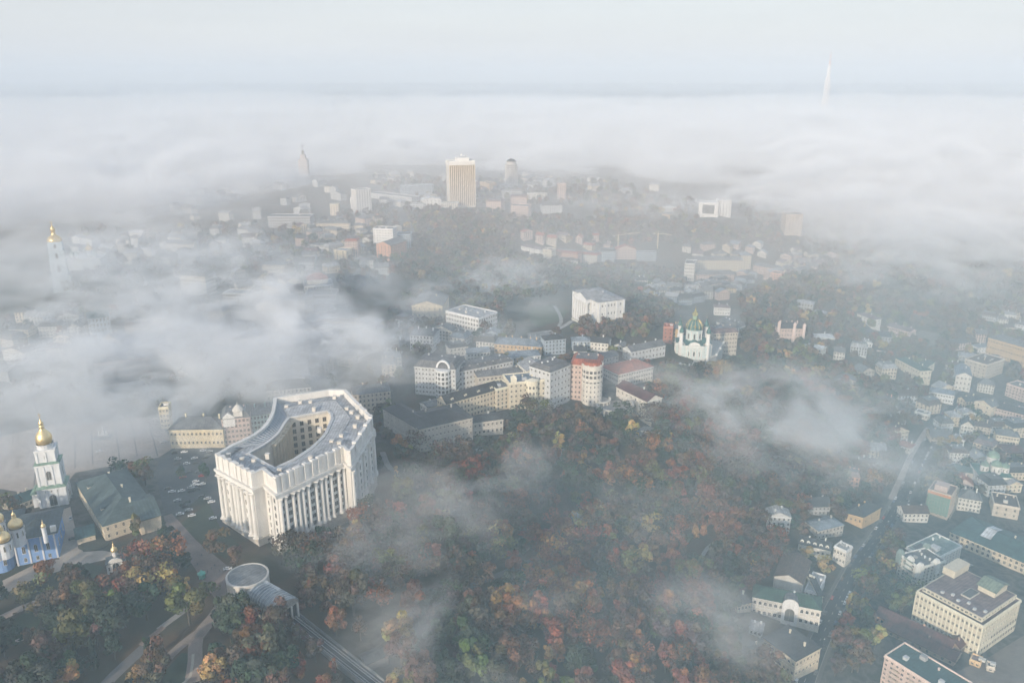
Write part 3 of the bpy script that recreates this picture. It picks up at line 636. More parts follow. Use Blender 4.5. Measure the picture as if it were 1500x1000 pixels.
mb = MB(); mb.poly([(1, 1.5, h+.3), (w*.3, 1.5, h+.3), (w*.3, d*.8, h+2.8), (1, d*.8, h+2.8)]); mb.build('glass_roof', M['pane'], root)
# hotel
root,w,d,h,wc,tr = B_('large cream hotel block with flat brown roof and attic storey', 1343,866,1440,918,936,46,'flat',3,'paleyellow','rmauve',4,16,win=(1.3,2.1),cat='hotel',name='hotel_block',sidebays=14)
o_ = lambda e: [(-e,-e),(w+e,-e),(w+e,d+e),(-e,d+e)]
mb = MB(); mb.prism(o_(-2.2), h + .9, h + 4); mb.build('attic_storey', M['plaster'], root, wc)
mb = MB(); mb.poly([(2.8,2.8,h+4.07),(w-2.8,2.8,h+4.07),(w-2.8,d-2.8,h+4.07),(2.8,d-2.8,h+4.07)]); mb.build('upper_roof', M['roof'], root, C['rmauve'])
aw = Wins(root, tr); aw.wall((2.2,2.2), (w-2.2,2.2), h+.9, h+4, 1, 14, 1.6, 1.6); aw.wall((w-2.2,2.2), (w-2.2,d-2.2), h+.9, h+4, 1, 12, 1.6, 1.6); aw.done()
mb = MB(); mb.box(w*.48, w*.62, d*.30, d*.55, h+4, h+5); mb.build('skylight_kerb', M['plaster'], root, C['stone'])
mb = MB(); mb.poly([(w*.49,d*.31,h+5.05),(w*.61,d*.31,h+5.05),(w*.61,d*.54,h+5.05),(w*.49,d*.54,h+5.05)]); mb.build('skylight', M['pane'], root)
mb = MB(); mb.box(0.5, w*.2, d*.6, d-.5, h+4, h+9); mb.build('stair_tower', M['plaster'], root, wc)
mb = MB(); mb.box(w*.55, w*.80, d*.62, d*.95, h+4, h+8); mb.build('pavilion', M['plaster'], root, wc)
mb = MB(); gb = MB(); gable_roof(gb, w*.25+1, d*.33+1, h+8, 3, .5); mb.v = [(x+w*.55-.5, y+d*.62-.5, z) for x, y, z in gb.v]; mb.f, mb.m = gb.f, gb.m; mb.build('pavilion_roof', M['roof'], root, C['rsage'])
for i in range(6):
    v = MB(); bx = w*(.28+.12*i); v.box(bx, bx+1.6, d*.12+(i%2)*3, d*.12+(i%2)*3+1.8, h+4, h+5.2); v.build('roof_vent', M['plaster'], root, C['lightgrey'])
mb = MB()
for i in range(17): mb.box(w*i/16-.35, w*i/16+.35, -.3, -.003, 1, h-.8)
mb.build('pilasters', M['plaster'], root, tr)
# teal hall with skylight
root,w,d,h,wc,tr = B_('long cream hall with teal roof and glazed skylight', 1392,778,1520,832,842,36,'hip',5,'cream','rteal',2,16,win=(1.7,2.6),arch=True,cat='hall',hfix=9)
mb = MB(); s = 5 / (d / 2); z_ = lambda y: h + .5 + 5 * min(y, d - y) / (d / 2)
mb.poly([(w*.30, 7, z_(7)+.5), (w*.42, 7, z_(7)+.5), (w*.42, d/2, z_(d/2)+.6), (w*.30, d/2, z_(d/2)+.6)]); mb.poly([(w*.30, d/2, z_(d/2)+.6), (w*.42, d/2, z_(d/2)+.6), (w*.42, d-7, z_(d-7)+.6), (w*.30, d-7, z_(d-7)+.6)]); mb.build('skylight', M['roof'], root, C['rwhite'])
mb = MB()
for i in range(11): mb.box(w*(.30+.012*i)-.1, w*(.30+.012*i)+.1, 7, d/2, z_(7)+.4, z_(7)+.7)
mb.build('skylight_bars', M['paint'], root, C['grey'])
# maroon range
root,w,d,h,wc,tr = B_('long maroon roofed range with salmon wall before the hotel', 1283,900,1392,951,961,12,'gable',3.5,'salmon','rmaroon',1,16,hfix=6)
B_('second maroon roof strip in front of the salmon wall', 1291,917,1398,968,972,12,'gable',2.5,'brown','rmaroon',1,10,hfix=4)
B_('small maroon pitched house at the end of the range', 1385,938,1406,949,962,14,'front',3,'brown','rmaroon',1,3,hfix=6)
root,w,d,h,wc,tr = B_('pinkish foreground apartment block with teal flat roof', 1296,960,1395,1022,1075,20,'flat',3,'pink','rteal',6,12,win=(1.4,1.6),cat='apartment block',hfix=20)
for k in range(5):
    for i in (2, 5, 9):
        mb = MB(); x = w*(i+.5)/12; mb.box(x-1.8, x+1.8, -1.3, -.01, 2.2+k*3.2, 2.4+k*3.2, bottom=True); mb.box(x-1.8, x+1.8, -1.3, -1.2, 2.4+k*3.2, 3.3+k*3.2); mb.build('balcony', M['plaster'], root, C['tan'])
B_('tiny ochre kiosk with grey lid near the hotel yard', 1421,966,1436,972,976,7,'flat',2,'ochre','rmauve',1,2,name='kiosk',cat='kiosk',hfix=3.2)
B_('tiny beige booth right of the ochre kiosk', 1446,976,1457,979,984,5,'flat',2,'beige','rgrey',1,1,name='kiosk',cat='kiosk',hfix=3)
# left side of the lower street
B_('grey tin roofed house at the top of the street row', 1199,777,1236,768,787,14,'hip',3,'stone','rblue',2,7)
B_('dark roofed house with small white gables in the row', 1170,795,1216,806,815,12,'gable',3,'offwhite','rdark',1,7,chim=2,dorm=5)
root,w,d,h,wc,tr = B_('brown roofed house with big white blind gable wall', 1134,843,1176,855,872,30,'front',4,'offwhite','rbrown',3,1,det=1,win=(.1,.1))
B_('light grey flat roofed wing beside the blind gable', 1179,864,1198,870,882,24,'flat',2,'white','rlight',2,3)
B_('narrow dark roofed wing on the street beside grey flat roof', 1199,872,1206,872,890,30,'gable',2,'offwhite','rdark',2,2)
root,w,d,h,wc,tr = B_('white palace facade with arched portal and dark green roof', 1103,873,1203,893,912,14,'hip',4,'offwhite','rgreen',2,13,win=(1.7,2.6),arch=True,cat='palace',name='palace')
mb = MB(); x = w*.56; mb.box(x-5, x+5, -1.6, 6, 0, h); mb.poly([(x-5,-1.6,h),(x+5,-1.6,h)] + [(x+5*math.cos(t), -1.6, h+4.5*math.sin(t)) for t in [math.pi*i/8 for i in range(1,8)]]);
mb.build('portal', M['plaster'], root, tr); mb = MB()
for i in range(8):
    t0, t1 = math.pi*i/8, math.pi*(i+1)/8; mb.poly([(x+5*math.cos(t0),-1.6,h+4.5*math.sin(t0)),(x+5*math.cos(t0),6,h+4.5*math.sin(t0)),(x+5*math.cos(t1),6,h+4.5*math.sin(t1)),(x+5*math.cos(t1),-1.6,h+4.5*math.sin(t1))])
mb.build('portal_roof', M['roof'], root, C['rgrey'])
g = link('portal_window', window_mesh(6.0, 9.5, True), None, root, tr); g.location = (x, -1.6, h*.52)
B_('dark roofed house with cream flank at the street bottom', 1119,933,1166,967,978,22,'hip',3,'cream','rdark',2,8,win=(1.4,2),chim=2)
B_('small cream oval pavilion beside the dark roofed house', 1091,948,1110,956,964,9,'hip',2,'cream','rdark',1,4)
B_('narrow pale stair tower with stepped terraces on the street', 1222,800,1240,808,826,9,'flat',2,'offwhite','rlight',2,4,chim=4)
B_('cream curved wing at the left end of the white palace', 1081,885,1101,881,897,12,'hip',2.5,'cream','rdark',1,4)
B_('low slate roofed garage in the lower left yard', 1098,920,1116,925,931,9,'gable',2,'lightgrey','rlight',1,3)
# monastery quarter
B_('long green roofed monastery range with cream flank', 112,706,151,770,781,29,'hip',7,'cream','rhall',2,15,hfix=10,dorm=2,chim=3,win=(1.2,2.2))
B_('green roofed end wing with blank cream gable', 204,763,235,754,781,30,'gable',5,'cream','rhall',2,3,hfix=9,det=1,win=(.1,.1))
B_('small green roofed gatehouse with cream wall', 112,789,139,782,797,12,'gable',3.5,'cream','rteal',1,2,hfix=4.5,det=1,win=(.4,.5))
B_('low teal roofed shop left of the white bell tower', 14,742,54,727,748,12,'gable',3,'beige','rteal',1,6,hfix=5)
# filler: rooftops that only show as haze between the named houses
rnd = random.Random(11)
FILL = [[(330,340),(560,300),(590,330),(560,420),(490,470),(360,470)], [(250,350),(400,330),(380,440),(240,470)], [(1150,375),(1225,372),(1215,395),(1130,415)], [(930,420),(1050,430),(1040,450),(960,445)], [(770,350),(870,352),(900,372),(800,365)], [(990,365),(1110,362),(1120,380),(1000,380)], [(1040,410),(1110,405),(1060,440),(1010,435)], [(430,330),(545,330),(545,400),(440,400)],[(545,290),(700,290),(700,302),(590,312)]]
NF = [16, 6, 22, 16, 18, 16, 16, 16, 10]
NAMEF = ['pale town house among roofs fading into fog', 'faint town house drowned in fog near the bell tower', 'small villa at the far right end of the valley estate', 'grey house packed below the valley behind the church', 'red roofed town house in the upper valley rows', 'steep roofed terrace house behind the long cream terrace', 'slate roofed house along the lower valley street', 'chimneyed house on the old town hill','roof top house on the ridge below the long institute']
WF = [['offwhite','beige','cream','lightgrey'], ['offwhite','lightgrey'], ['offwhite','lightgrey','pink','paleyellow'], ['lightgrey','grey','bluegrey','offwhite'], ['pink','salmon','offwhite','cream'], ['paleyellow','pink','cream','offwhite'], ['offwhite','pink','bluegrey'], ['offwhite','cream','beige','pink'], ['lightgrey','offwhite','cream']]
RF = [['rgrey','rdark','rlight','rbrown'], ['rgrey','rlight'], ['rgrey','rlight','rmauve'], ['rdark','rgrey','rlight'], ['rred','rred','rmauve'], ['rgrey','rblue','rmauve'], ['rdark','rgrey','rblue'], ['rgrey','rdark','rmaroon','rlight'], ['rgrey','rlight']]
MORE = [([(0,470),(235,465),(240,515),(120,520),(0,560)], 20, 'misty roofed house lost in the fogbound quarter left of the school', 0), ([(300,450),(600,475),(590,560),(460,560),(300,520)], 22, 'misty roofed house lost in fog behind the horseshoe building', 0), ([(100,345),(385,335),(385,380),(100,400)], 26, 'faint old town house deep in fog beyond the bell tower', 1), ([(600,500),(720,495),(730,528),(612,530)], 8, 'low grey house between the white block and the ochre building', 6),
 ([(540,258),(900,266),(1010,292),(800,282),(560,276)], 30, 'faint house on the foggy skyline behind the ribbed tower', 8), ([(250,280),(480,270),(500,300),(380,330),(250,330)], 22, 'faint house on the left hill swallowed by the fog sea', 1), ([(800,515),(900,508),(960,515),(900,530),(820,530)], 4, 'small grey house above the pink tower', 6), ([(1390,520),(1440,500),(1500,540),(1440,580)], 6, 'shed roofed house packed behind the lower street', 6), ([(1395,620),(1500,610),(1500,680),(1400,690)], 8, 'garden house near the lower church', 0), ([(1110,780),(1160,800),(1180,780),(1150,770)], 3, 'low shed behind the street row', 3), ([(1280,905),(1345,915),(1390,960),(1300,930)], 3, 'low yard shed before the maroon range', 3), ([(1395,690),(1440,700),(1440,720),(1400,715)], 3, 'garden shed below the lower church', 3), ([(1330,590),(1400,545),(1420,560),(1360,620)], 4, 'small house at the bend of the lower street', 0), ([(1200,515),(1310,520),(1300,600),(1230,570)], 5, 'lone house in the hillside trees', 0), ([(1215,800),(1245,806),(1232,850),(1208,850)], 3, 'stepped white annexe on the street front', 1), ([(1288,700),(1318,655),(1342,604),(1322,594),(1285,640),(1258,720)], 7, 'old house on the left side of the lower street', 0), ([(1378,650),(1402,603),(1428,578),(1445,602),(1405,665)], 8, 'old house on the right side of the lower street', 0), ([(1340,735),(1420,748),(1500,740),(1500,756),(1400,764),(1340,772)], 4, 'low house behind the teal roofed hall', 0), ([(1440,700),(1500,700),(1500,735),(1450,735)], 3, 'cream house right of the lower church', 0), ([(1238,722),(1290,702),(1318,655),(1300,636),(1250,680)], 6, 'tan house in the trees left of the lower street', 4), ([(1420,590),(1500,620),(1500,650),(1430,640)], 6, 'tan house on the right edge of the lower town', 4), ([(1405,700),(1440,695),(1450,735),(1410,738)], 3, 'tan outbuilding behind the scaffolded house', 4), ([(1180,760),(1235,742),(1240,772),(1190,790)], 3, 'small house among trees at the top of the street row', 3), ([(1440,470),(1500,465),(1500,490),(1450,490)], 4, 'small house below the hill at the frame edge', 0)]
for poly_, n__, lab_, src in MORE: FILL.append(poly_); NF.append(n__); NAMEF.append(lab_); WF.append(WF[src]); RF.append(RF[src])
for poly, nf, lab, wf, rf in zip(FILL, NF, NAMEF, WF, RF):
    xs, ys = [p[0] for p in poly], [p[1] for p in poly]; made = tries = 0
    while made < nf and tries < 900:
        tries += 1; px, py = rnd.uniform(min(xs), max(xs)), rnd.uniform(min(ys), max(ys))
        if not in_poly((px, py), poly): continue
        x, y = on_ground(px, py)
        if taken(x, y, 9) or taken(x, y + 12, 8): continue
        s = FPX / (y * CP - (H(x, y) - CZ) * SP); w = rnd.uniform(11, 22); h = rnd.uniform(8, 16) if 'tow' in lab or 'hill' in lab else rnd.uniform(7, 12); t = rnd.uniform(-.3, .3)
        e = py - h * s * .96; made += 1
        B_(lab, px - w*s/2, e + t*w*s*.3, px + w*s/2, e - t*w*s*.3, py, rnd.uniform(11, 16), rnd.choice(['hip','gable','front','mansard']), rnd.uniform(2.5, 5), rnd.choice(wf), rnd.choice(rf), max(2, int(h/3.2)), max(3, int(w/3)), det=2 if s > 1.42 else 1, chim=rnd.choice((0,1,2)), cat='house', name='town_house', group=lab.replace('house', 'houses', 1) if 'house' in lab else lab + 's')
# ------------------------------------------------------------------ the horseshoe ministry
MH = 44.0
root = tag(empty('horseshoe_building', (*at(430, 730, 0), 0)), 'huge white horseshoe building with giant columns round a lens shaped court', 'government building')
ox, oy = root.location.x, root.location.y
def L_(pts, z): return [(a - ox, b - oy) for a, b in (at(px, py, z) for px, py in pts)]
OUT = L_([(316,667),(342.5,681),(369,695),(385,688.5),(403,703),(436,688),(470,671.5),(503,656),(512,664),(545,612),(527,594),(506,572),(482,571.5),(402,584),(399,603),(390,621),(372,637),(339,653)], MH)
INN = L_([(364,667),(374,672),(385,678.5),(394,683.5),(403,688),(430,675.5),(456,658.5),(472,643),(477,636),(486,616),(485,609),(480,604),(465,606.5),(424,614),(418.5,621),(409,636),(397,647),(386,655)], MH - 4)
def densify(P):                                                       # the concave arm bends smoothly
    r = P[:14]; Q = P + P[:1]
    for i in range(13, 17):
        a, b, c, d = P[i-1] if i > 13 else P[13], P[i], Q[i+1], Q[min(i+2, len(P))] if i < 16 else Q[i+1]
        r += [tuple((-a[k] + 9*b[k] + 9*c[k] - d[k]) / 16 for k in (0, 1)), P[i+1]]
    return r
OUT, INN = densify(OUT), densify(INN)
KEEP.append((ox + L_([(430,640)], MH)[0][0], oy + L_([(430,640)], MH)[0][1], 44)); KEEP.append((-128, 418, 36)); KEEP.append((-105, 450, 34))
white = (.73, .715, .68); ivory = (.70, .65, .56)
mb = MB(); mb.prism(OUT, -5, MH - 4, top=False); mb.build('outer_wall', M['plaster'], root, white)
mb = MB(); mb.prism(INN[::-1], -1, MH - 4, top=False); mb.build('court_wall', M['plaster'], root, ivory)
def inset(P, e):
    n = len(P); r = []
    for i in range(n):
        a, b, c = Vector(P[i-1]), Vector(P[i]), Vector(P[(i+1) % n]); n1 = (b - a).normalized(); n2 = (c - b).normalized()
        m_ = Vector((-(n1.y + n2.y), n1.x + n2.x)); q = m_.length; m_ = m_ / q if q > 1e-6 else Vector((-n1.y, n1.x))
        k = e / max(.45, m_.dot(Vector((-n1.y, n1.x)))); r.append((b.x + m_.x * k, b.y + m_.y * k))
    return r
O2 = inset(OUT, 1.6)
mb = MB(); n_ = len(OUT)                                              # roof: a low ridge between parapet and court
MID = [((a[0]+b[0])/2, (a[1]+b[1])/2) for a, b in zip(O2, INN)]
for i in range(n_):
    j = (i + 1) % n_
    if 13 <= i <= 20: continue
    mb.poly([(*O2[i], MH-3.6), (*O2[j], MH-3.6), (*MID[j], MH-1.6), (*MID[i], MH-1.6)]); mb.poly([(*MID[i], MH-1.6), (*MID[j], MH-1.6), (*INN[j], MH-3.4), (*INN[i], MH-3.4)])
mb.build('roof', M['roof'], root, (.43, .445, .46))
mb = MB(); rb = MB()                                                  # the glazed lean-to over the concave arm
for i in range(13, 21):
    j = i + 1
    mb.poly([(*O2[i], MH-1.0), (*O2[j], MH-1.0), (*INN[j], MH-4), (*INN[i], MH-4)])
    for k in range(3):
        t = k / 3; a = [O2[i][q]*(1-t)+O2[j][q]*t for q in (0,1)]; b = [INN[i][q]*(1-t)+INN[j][q]*t for q in (0,1)]; rb.bar((*a, MH-.9), (*b, MH-3.85), .28, 4)
    for t in (.33, .66):
        P = [tuple(O2[q][s]*(1-t)+INN[q][s]*t for s in (0,1)) for q in (i, j)]; z = MH-1-3*t+.1; rb.bar((*P[0], z), (*P[1], z), .16, 4)
g = mb.build('glazed_roof', M['roof'], root, (.26, .31, .36)); rb.build('roof_ribs', M['paint'], g, (.46, .48, .50))
mb = MB(); mb.ring(OUT, O2, MH - 4.2, MH + .8); mb.ring(inset(OUT, -.5), inset(OUT, .3), MH + .25, MH + .85); mb.build('parapet', M['plaster'], root, white)
mb = MB(); mb.ring(inset(OUT, -1.7), inset(OUT, .2), MH - 9.4, MH - 8.2); mb.ring(inset(OUT, -1.0), inset(OUT, .2), MH - 11, MH - 9.41); mb.build('cornice', M['plaster'], root, white)
mb = MB(); mb.ring(inset(OUT, -.9), inset(OUT, .2), -5, 4.2); mb.build('plinth', M['stone'], root, (.60, .56, .50))
mb = MB(); mb.ring(INN, inset(INN, -1.3), MH - 4.6, MH - 2.6); mb.ring(inset(INN, .5), inset(INN, -.3), MH - 3, MH - 2.4); mb.build('court_parapet', M['plaster'], root, (.62,.62,.61))
colm = {}
def column(x, y, z0, z1, r, par, col, nm='column'):
    k = (round(z1 - z0, 1), r)
    if k not in colm:
        H_ = z1 - z0; mb = MB(); mb.box(-r*1.35, r*1.35, -r*1.35, r*1.35, 0, 1.2); mb.lathe([(r*1.25, 1.2), (r*1.25, 1.8), (r*1.03, 2.2), (r, H_*.4), (r*.86, H_-2.6), (r*.95, H_-2.4), (r*1.3, H_-.8), (r*1.3, H_-.7)], n=10); mb.box(-r*1.4, r*1.4, -r*1.4, r*1.4, H_-.7, H_, bottom=True)
        colm[k] = mb.mesh('column', [M['plaster']])
    o = link(nm, colm[k], None, par, col); o.location = (x, y, z0); return o
MW = Wins(root, (.60, .57, .52))
def order(i, j, ncol, floors=6, z0=4.2, z1=MH - 11, pairs=2, r=1.25, ends=True):
    p, q = OUT[i], OUT[j]; L = math.dist(p, q); u = ((q[0]-p[0])/L, (q[1]-p[1])/L); nx, ny = u[1], -u[0]
    for k in range(ncol + 1):
        if not ends and k in (0, ncol): continue
        t = min(max(k / ncol * L, 1.6), L - 1.6); column(p[0]+u[0]*t+nx*.5, p[1]+u[1]*t+ny*.5, z0, z1, r, root, white)
    bw = L / ncol; a = math.atan2(u[1], u[0]); fh = (z1 - z0 - 1) / floors
    for f in reversed(range(floors)):
        for k in range(ncol):
            for s in range(pairs):
                t = (k + .5 + (s - (pairs - 1) / 2) * .30) * bw; MW.add(p[0]+u[0]*t, p[1]+u[1]*t, z0 + (f + .5) * fh + .3, 1.5 if pairs == 2 else 1.9, 2.7, a)
order(0, 1, 3, 5, pairs=1); order(1, 2, 3, 5, pairs=1)
order(4, 5, 3); order(5, 6, 3); order(6, 7, 3); order(8, 9, 4, pairs=1)
order(3, 4, 2, pairs=1, r=1.0, ends=False); order(9, 10, 2, pairs=1)
MW.done()
# attic blocks and panels
for (i, j, nb) in ((0,1,3),(1,2,3),(4,5,3),(5,6,3),(6,7,3),(8,9,4),(9,10,2)):
    p, q = OUT[i], OUT[j]; L = math.dist(p, q); u = ((q[0]-p[0])/L, (q[1]-p[1])/L); nx, ny = u[1], -u[0]
    for k in range(nb + 1):
        t = min(max(k / nb * L, 1.2), L - 1.2); mb = MB(); c = (p[0]+u[0]*t, p[1]+u[1]*t)
        P = [(c[0]+u[0]*s*1.1+nx*e, c[1]+u[1]*s*1.1+ny*e) for s, e in ((-1,-1.9),(-1,.55),(1,.55),(1,-1.9))][::-1]
        if sum((P[a][0]-P[a-1][0])*(P[a][1]+P[a-1][1]) for a in range(4)) > 0: P = P[::-1]
        mb.prism(P, MH - 8.1, MH + 1.7); mb.build('attic_block', M['plaster'], root, white)
# the court side: columns of the concave arm, windows of the back wall
for i, j, nb in ((15,17,3),(17,19,3),(13,15,2)):
    p, q = INN[i], INN[j]
    for k in range(nb):
        t = (k + .5) / nb; x, y = p[0]+(q[0]-p[0])*t, p[1]+(q[1]-p[1])*t; d = Vector((0, 0)) - Vector((x, y)); dx, dy = q[0]-p[0], q[1]-p[1]; l_ = math.hypot(dx, dy); column(x - dy/l_*.7, y + dx/l_*.7, 2, MH - 6, 1.25, root, (.64,.56,.44))
CW = Wins(root, (.52, .47, .40)); a_, b_q = INN[13], INN[11]
CW.wall(a_, b_q, 4, MH - 6, 7, 5, 2.2, 3.2); CW.done()
mb = MB()
for i in list(range(13)) + [21]:
    j = (i + 1) % n_; mb.bar((*MID[i], MH-1.5), (*MID[j], MH-1.5), .22, 4)
    for k in range(4): t = k / 4; mb.bar((*[O2[i][q]*(1-t)+O2[j][q]*t for q in (0,1)], MH-3.5), (*[MID[i][q]*(1-t)+MID[j][q]*t for q in (0,1)], MH-1.5), .10, 4)
mb.build('roof_seams', M['paint'], root, (.34,.35,.36))
for px, py in ((420,597),(455,590),(490,583),(515,605),(524,612),(497,650),(486,648),(455,672),(410,690),(355,674),(335,668),(460,600),(372,676),(392,668),(468,630),(508,600),(520,625),(440,590),(500,640)):
    x, y = L_([(px, py)], MH - 2)[0]; mb = MB(); mb.box(x-1.1, x+1.1, y-1, y+1, MH-3.5, MH-.4); mb.box(x-1.3, x+1.3, y-1.2, y+1.2, MH-.4, MH-.15, bottom=True); mb.build('roof_vent', M['plaster'], root, C['offwhite'])

# ------------------------------------------------------------------ churches
def onion(root, x, y, z, r, hh, color=(.92, .72, .40), mat='gold', nm='onion_dome', cross=True, n=20):
    """a swelling dome with neck, small upper bulb and cross; hh is its full height without the cross"""
    P = [(.92,0),(1.0,.06),(1.06,.14),(1.04,.24),(.93,.34),(.72,.43),(.50,.50),(.36,.56),(.30,.60),(.30,.66),(.36,.67),(.36,.69),(.27,.70),(.26,.76),(.30,.79),(.28,.84),(.18,.90),(.08,.95),(.035,1.0),(.001,1.0)]
    mb = MB(); mb.lathe([(a * r, b * hh) for a, b in P], x, y, z, n); o = mb.build(nm, M[mat], root, color, smooth=True)
    if cross:
        c = MB(); q = r * .42; zz = z + hh - .1; c.bar((x, y, zz), (x, y, zz + q * 2.0), max(.07, q * .07), 5); c.bar((x - q*.55, y, zz + q * 1.35), (x + q*.55, y, zz + q * 1.35), max(.06, q * .06), 5); c.lathe([(.001,0),(q*.16,q*.16),(.001,q*.32)], x, y, zz, 8); c.build('cross', M['gold'], o, (.83,.60,.24))
    return o
def tier(root, x0, x1, y0, y1, z0, z1, wall, cor=.5, nm='tier', pil=4, pw=.5):
    mb = MB(); mb.box(x0, x1, y0, y1, z0, z1); o = mb.build(nm, M['plaster'], root, wall)
    mb = MB(); e = cor
    sq = lambda e: [(x0-e,y0-e),(x1+e,y0-e),(x1+e,y1+e),(x0-e,y1+e)]
    mb.ring(sq(e), sq(-.003), z1 - .7, z1 + .15); mb.ring(sq(e*.5), sq(-.003), z1 - 1.3, z1 - .71); mb.build('cornice', M['plaster'], o, tuple(min(.8, c*1.05) for c in wall))
    if pil:
        mb = MB()
        for i in range(pil):
            t = x0 + (x1-x0) * i / (pil-1); t = min(max(t, x0 + pw), x1 - pw); mb.box(t-pw, t+pw, y0-.35, y0, z0+.3, z1-1.4); mb.box(t-pw, t+pw, y1, y1+.35, z0+.3, z1-1.4)
            t = y0 + (y1-y0) * i / (pil-1); t = min(max(t, y0 + pw), y1 - pw); mb.box(x0-.35, x0, t-pw, t+pw, z0+.3, z1-1.4); mb.box(x1, x1+.35, t-pw, t+pw, z0+.3, z1-1.4)
        mb.build('pilasters', M['plaster'], o, tuple(min(.8, c*1.08) for c in wall))
    return o
def win(root, x, y, z, w, h, rz=0, arch=True, col=None):
    o = link('window', window_mesh(w, h, arch), None, root, col or C['white']); o.location = (x, y, z); o.rotation_euler = (0, 0, rz); return o
def low_roof(root, x0, x1, y0, y1, z, hh, k, col):
    mb = MB(); hip_roof(mb, x1-x0, y1-y0, z, hh, .7, x0, y0, flat=1-k); return mb.build('skirt_roof', M['roof'], root, col)
# gate bell tower with the gold dome
x, y = on_ground(75, 741); root = tag(empty('bell_tower', (x, y + 6, H(x, y)), R(20)), 'white three tier gate tower with swelling gold dome beside the monastery range', 'bell tower'); KEEP.append((x, y + 6, 13))
tw = (.70, .72, .73)
tier(root, -7.6, 7.6, -6.6, 6.6, -1, 12.5, tw); low_roof(root, -7.6, 7.6, -6.6, 6.6, 12.7, 2.6, .35, (.24,.36,.28)); tier(root, -6.4, 6.4, -5.6, 5.6, 13.5, 28, tw); low_roof(root, -6.4, 6.4, -5.6, 5.6, 28.2, 1.2, .3, (.24,.36,.28)); tier(root, -5.2, 5.2, -4.7, 4.7, 28.8, 37, tw, pil=3)
win(root, 0, -6.7, 4.4, 4.2, 7.4, 0); win(root, 0, -5.7, 20.5, 2.6, 6, 0); win(root, 0, -4.8, 32.6, 1.6, 3.2, 0); win(root, -6.5, 0, 20.5, 2.4, 6, -math.pi/2); win(root, 6.5, 0, 20.5, 2.4, 6, math.pi/2); win(root, 7.7, 0, 5, 2.4, 5, math.pi/2)
for i in (-1, 0, 1): win(root, i*3, -6.7, 10.4, .9, 1.6, 0, False)
mb = MB(); mb.lathe([(4.6, 37), (4.6, 39.4), (4.9, 39.5), (4.9, 40)], 0, 0, 0, 16); mb.build('drum', M['plaster'], root, tw); onion(root, 0, 0, 40, 4.3, 15.6)
mb = MB(); mb.box(-11.5, -7.6, -4, 4, -1, 9); mb.build('side_annexe', M['plaster'], root, tw); low_roof(root, -11.5, -7.6, -4, 4, 9.05, 3, .8, (.24,.36,.28))
# distant bell tower in fog
x, y = on_ground(88, 428); root = tag(empty('bell_tower', (x, y + 8, H(x, y)), R(25)), 'tall pale blue bell tower with gold cap rising out of the fog', 'bell tower'); KEEP.append((x, y + 8, 14))
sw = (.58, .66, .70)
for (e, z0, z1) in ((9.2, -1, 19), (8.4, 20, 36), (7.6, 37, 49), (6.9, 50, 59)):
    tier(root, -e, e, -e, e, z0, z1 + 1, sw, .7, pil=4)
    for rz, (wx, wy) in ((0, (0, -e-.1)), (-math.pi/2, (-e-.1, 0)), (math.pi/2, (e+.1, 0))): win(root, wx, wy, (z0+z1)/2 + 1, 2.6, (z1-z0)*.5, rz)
mb = MB(); mb.lathe([(7.6, 60), (7.9, 61), (7.6, 62.5), (6.6, 64.5), (4.6, 66.2), (2.9, 67.4), (2.2, 69), (2.2, 73), (2.5, 73.2), (2.4, 75), (1.6, 76.8), (.6, 78.2), (.25, 79.5), (.01, 79.6)], 0, 0, 0, 18); mb.build('gold_cap', M['gold'], root, (.80,.60,.28), smooth=True)
c = MB(); c.bar((0,0,79.4),(0,0,84),.28,5); c.bar((-1.3,0,82.4),(1.3,0,82.4),.24,5); c.build('cross', M['gold'], root, (.83,.6,.24))
# small cathedral domes far off in the same fog
x, y = on_ground(128, 392); root = tag(empty('cathedral', (x, y, H(x, y)), R(10)), 'faint pale cathedral with small gold dome right of the blue bell tower', 'cathedral'); KEEP.append((x, y, 26))
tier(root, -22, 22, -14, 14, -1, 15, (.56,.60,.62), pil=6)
for (dx, dy, r, z, col, mt) in ((6, 0, 4, 24, (.83,.6,.24), 'gold'), (-8, -8, 2.6, 19, (.20,.36,.30), 'roof'), (-16, 0, 2.6, 19, (.20,.36,.30), 'roof'), (14, -8, 2.6, 19, (.20,.36,.30), 'roof')):
    mb = MB(); mb.lathe([(r*.85, 14), (r*.85, z)], dx, dy, 0, 10); mb.build('drum', M['plaster'], root, (.6,.63,.64)); onion(root, dx, dy, z, r, r*2.6, col, mt)
# blue cathedral at the frame edge
x, y = on_ground(30, 828); root = tag(empty('cathedral', (x, y, H(x, y)), R(22)), 'blue walled cathedral with clustered gold domes and dark roof', 'cathedral'); KEEP.append((x - 8, y + 12, 24))
bl = (.22, .37, .68)
mb = MB(); mb.box(-1, 19, 0, 26, -1, 16.5); mb.box(-22, -1.003, 3, 34, -1, 16.5); mb.build('nave', M['plaster'], root, bl)
for (ax, ay, r, hh) in ((-7.5, 1.5, 5.2, 16), (-17, 2.5, 4.6, 15)):
    mb = MB(); mb.lathe([(r, -1), (r, hh), (r+.5, hh+.1), (r+.5, hh+.7), (r, hh+.8)], ax, ay, 0, 16); a = mb.build('apse', M['plaster'], root, bl)
    mb = MB(); mb.lathe([(r+.6, hh+.82), (.01, hh+2.8)], ax, ay, 0, 16); mb.build('apse_roof', M['roof'], a, (.07,.09,.10))
    for t in (-1.05, -.35, .35): win(a, ax + r*math.sin(t), ay - r*math.cos(t), 6, 1.5, 4.2, t)
mb = MB(); hip_roof(mb, 22, 28, 16.55, 4.5, .7, -2, -1); hip_roof(mb, 22.5, 32, 16.57, 4.5, .5, -22.5, 2.5); mb.build('roof', M['roof'], root, (.055,.075,.085))
mb = MB()
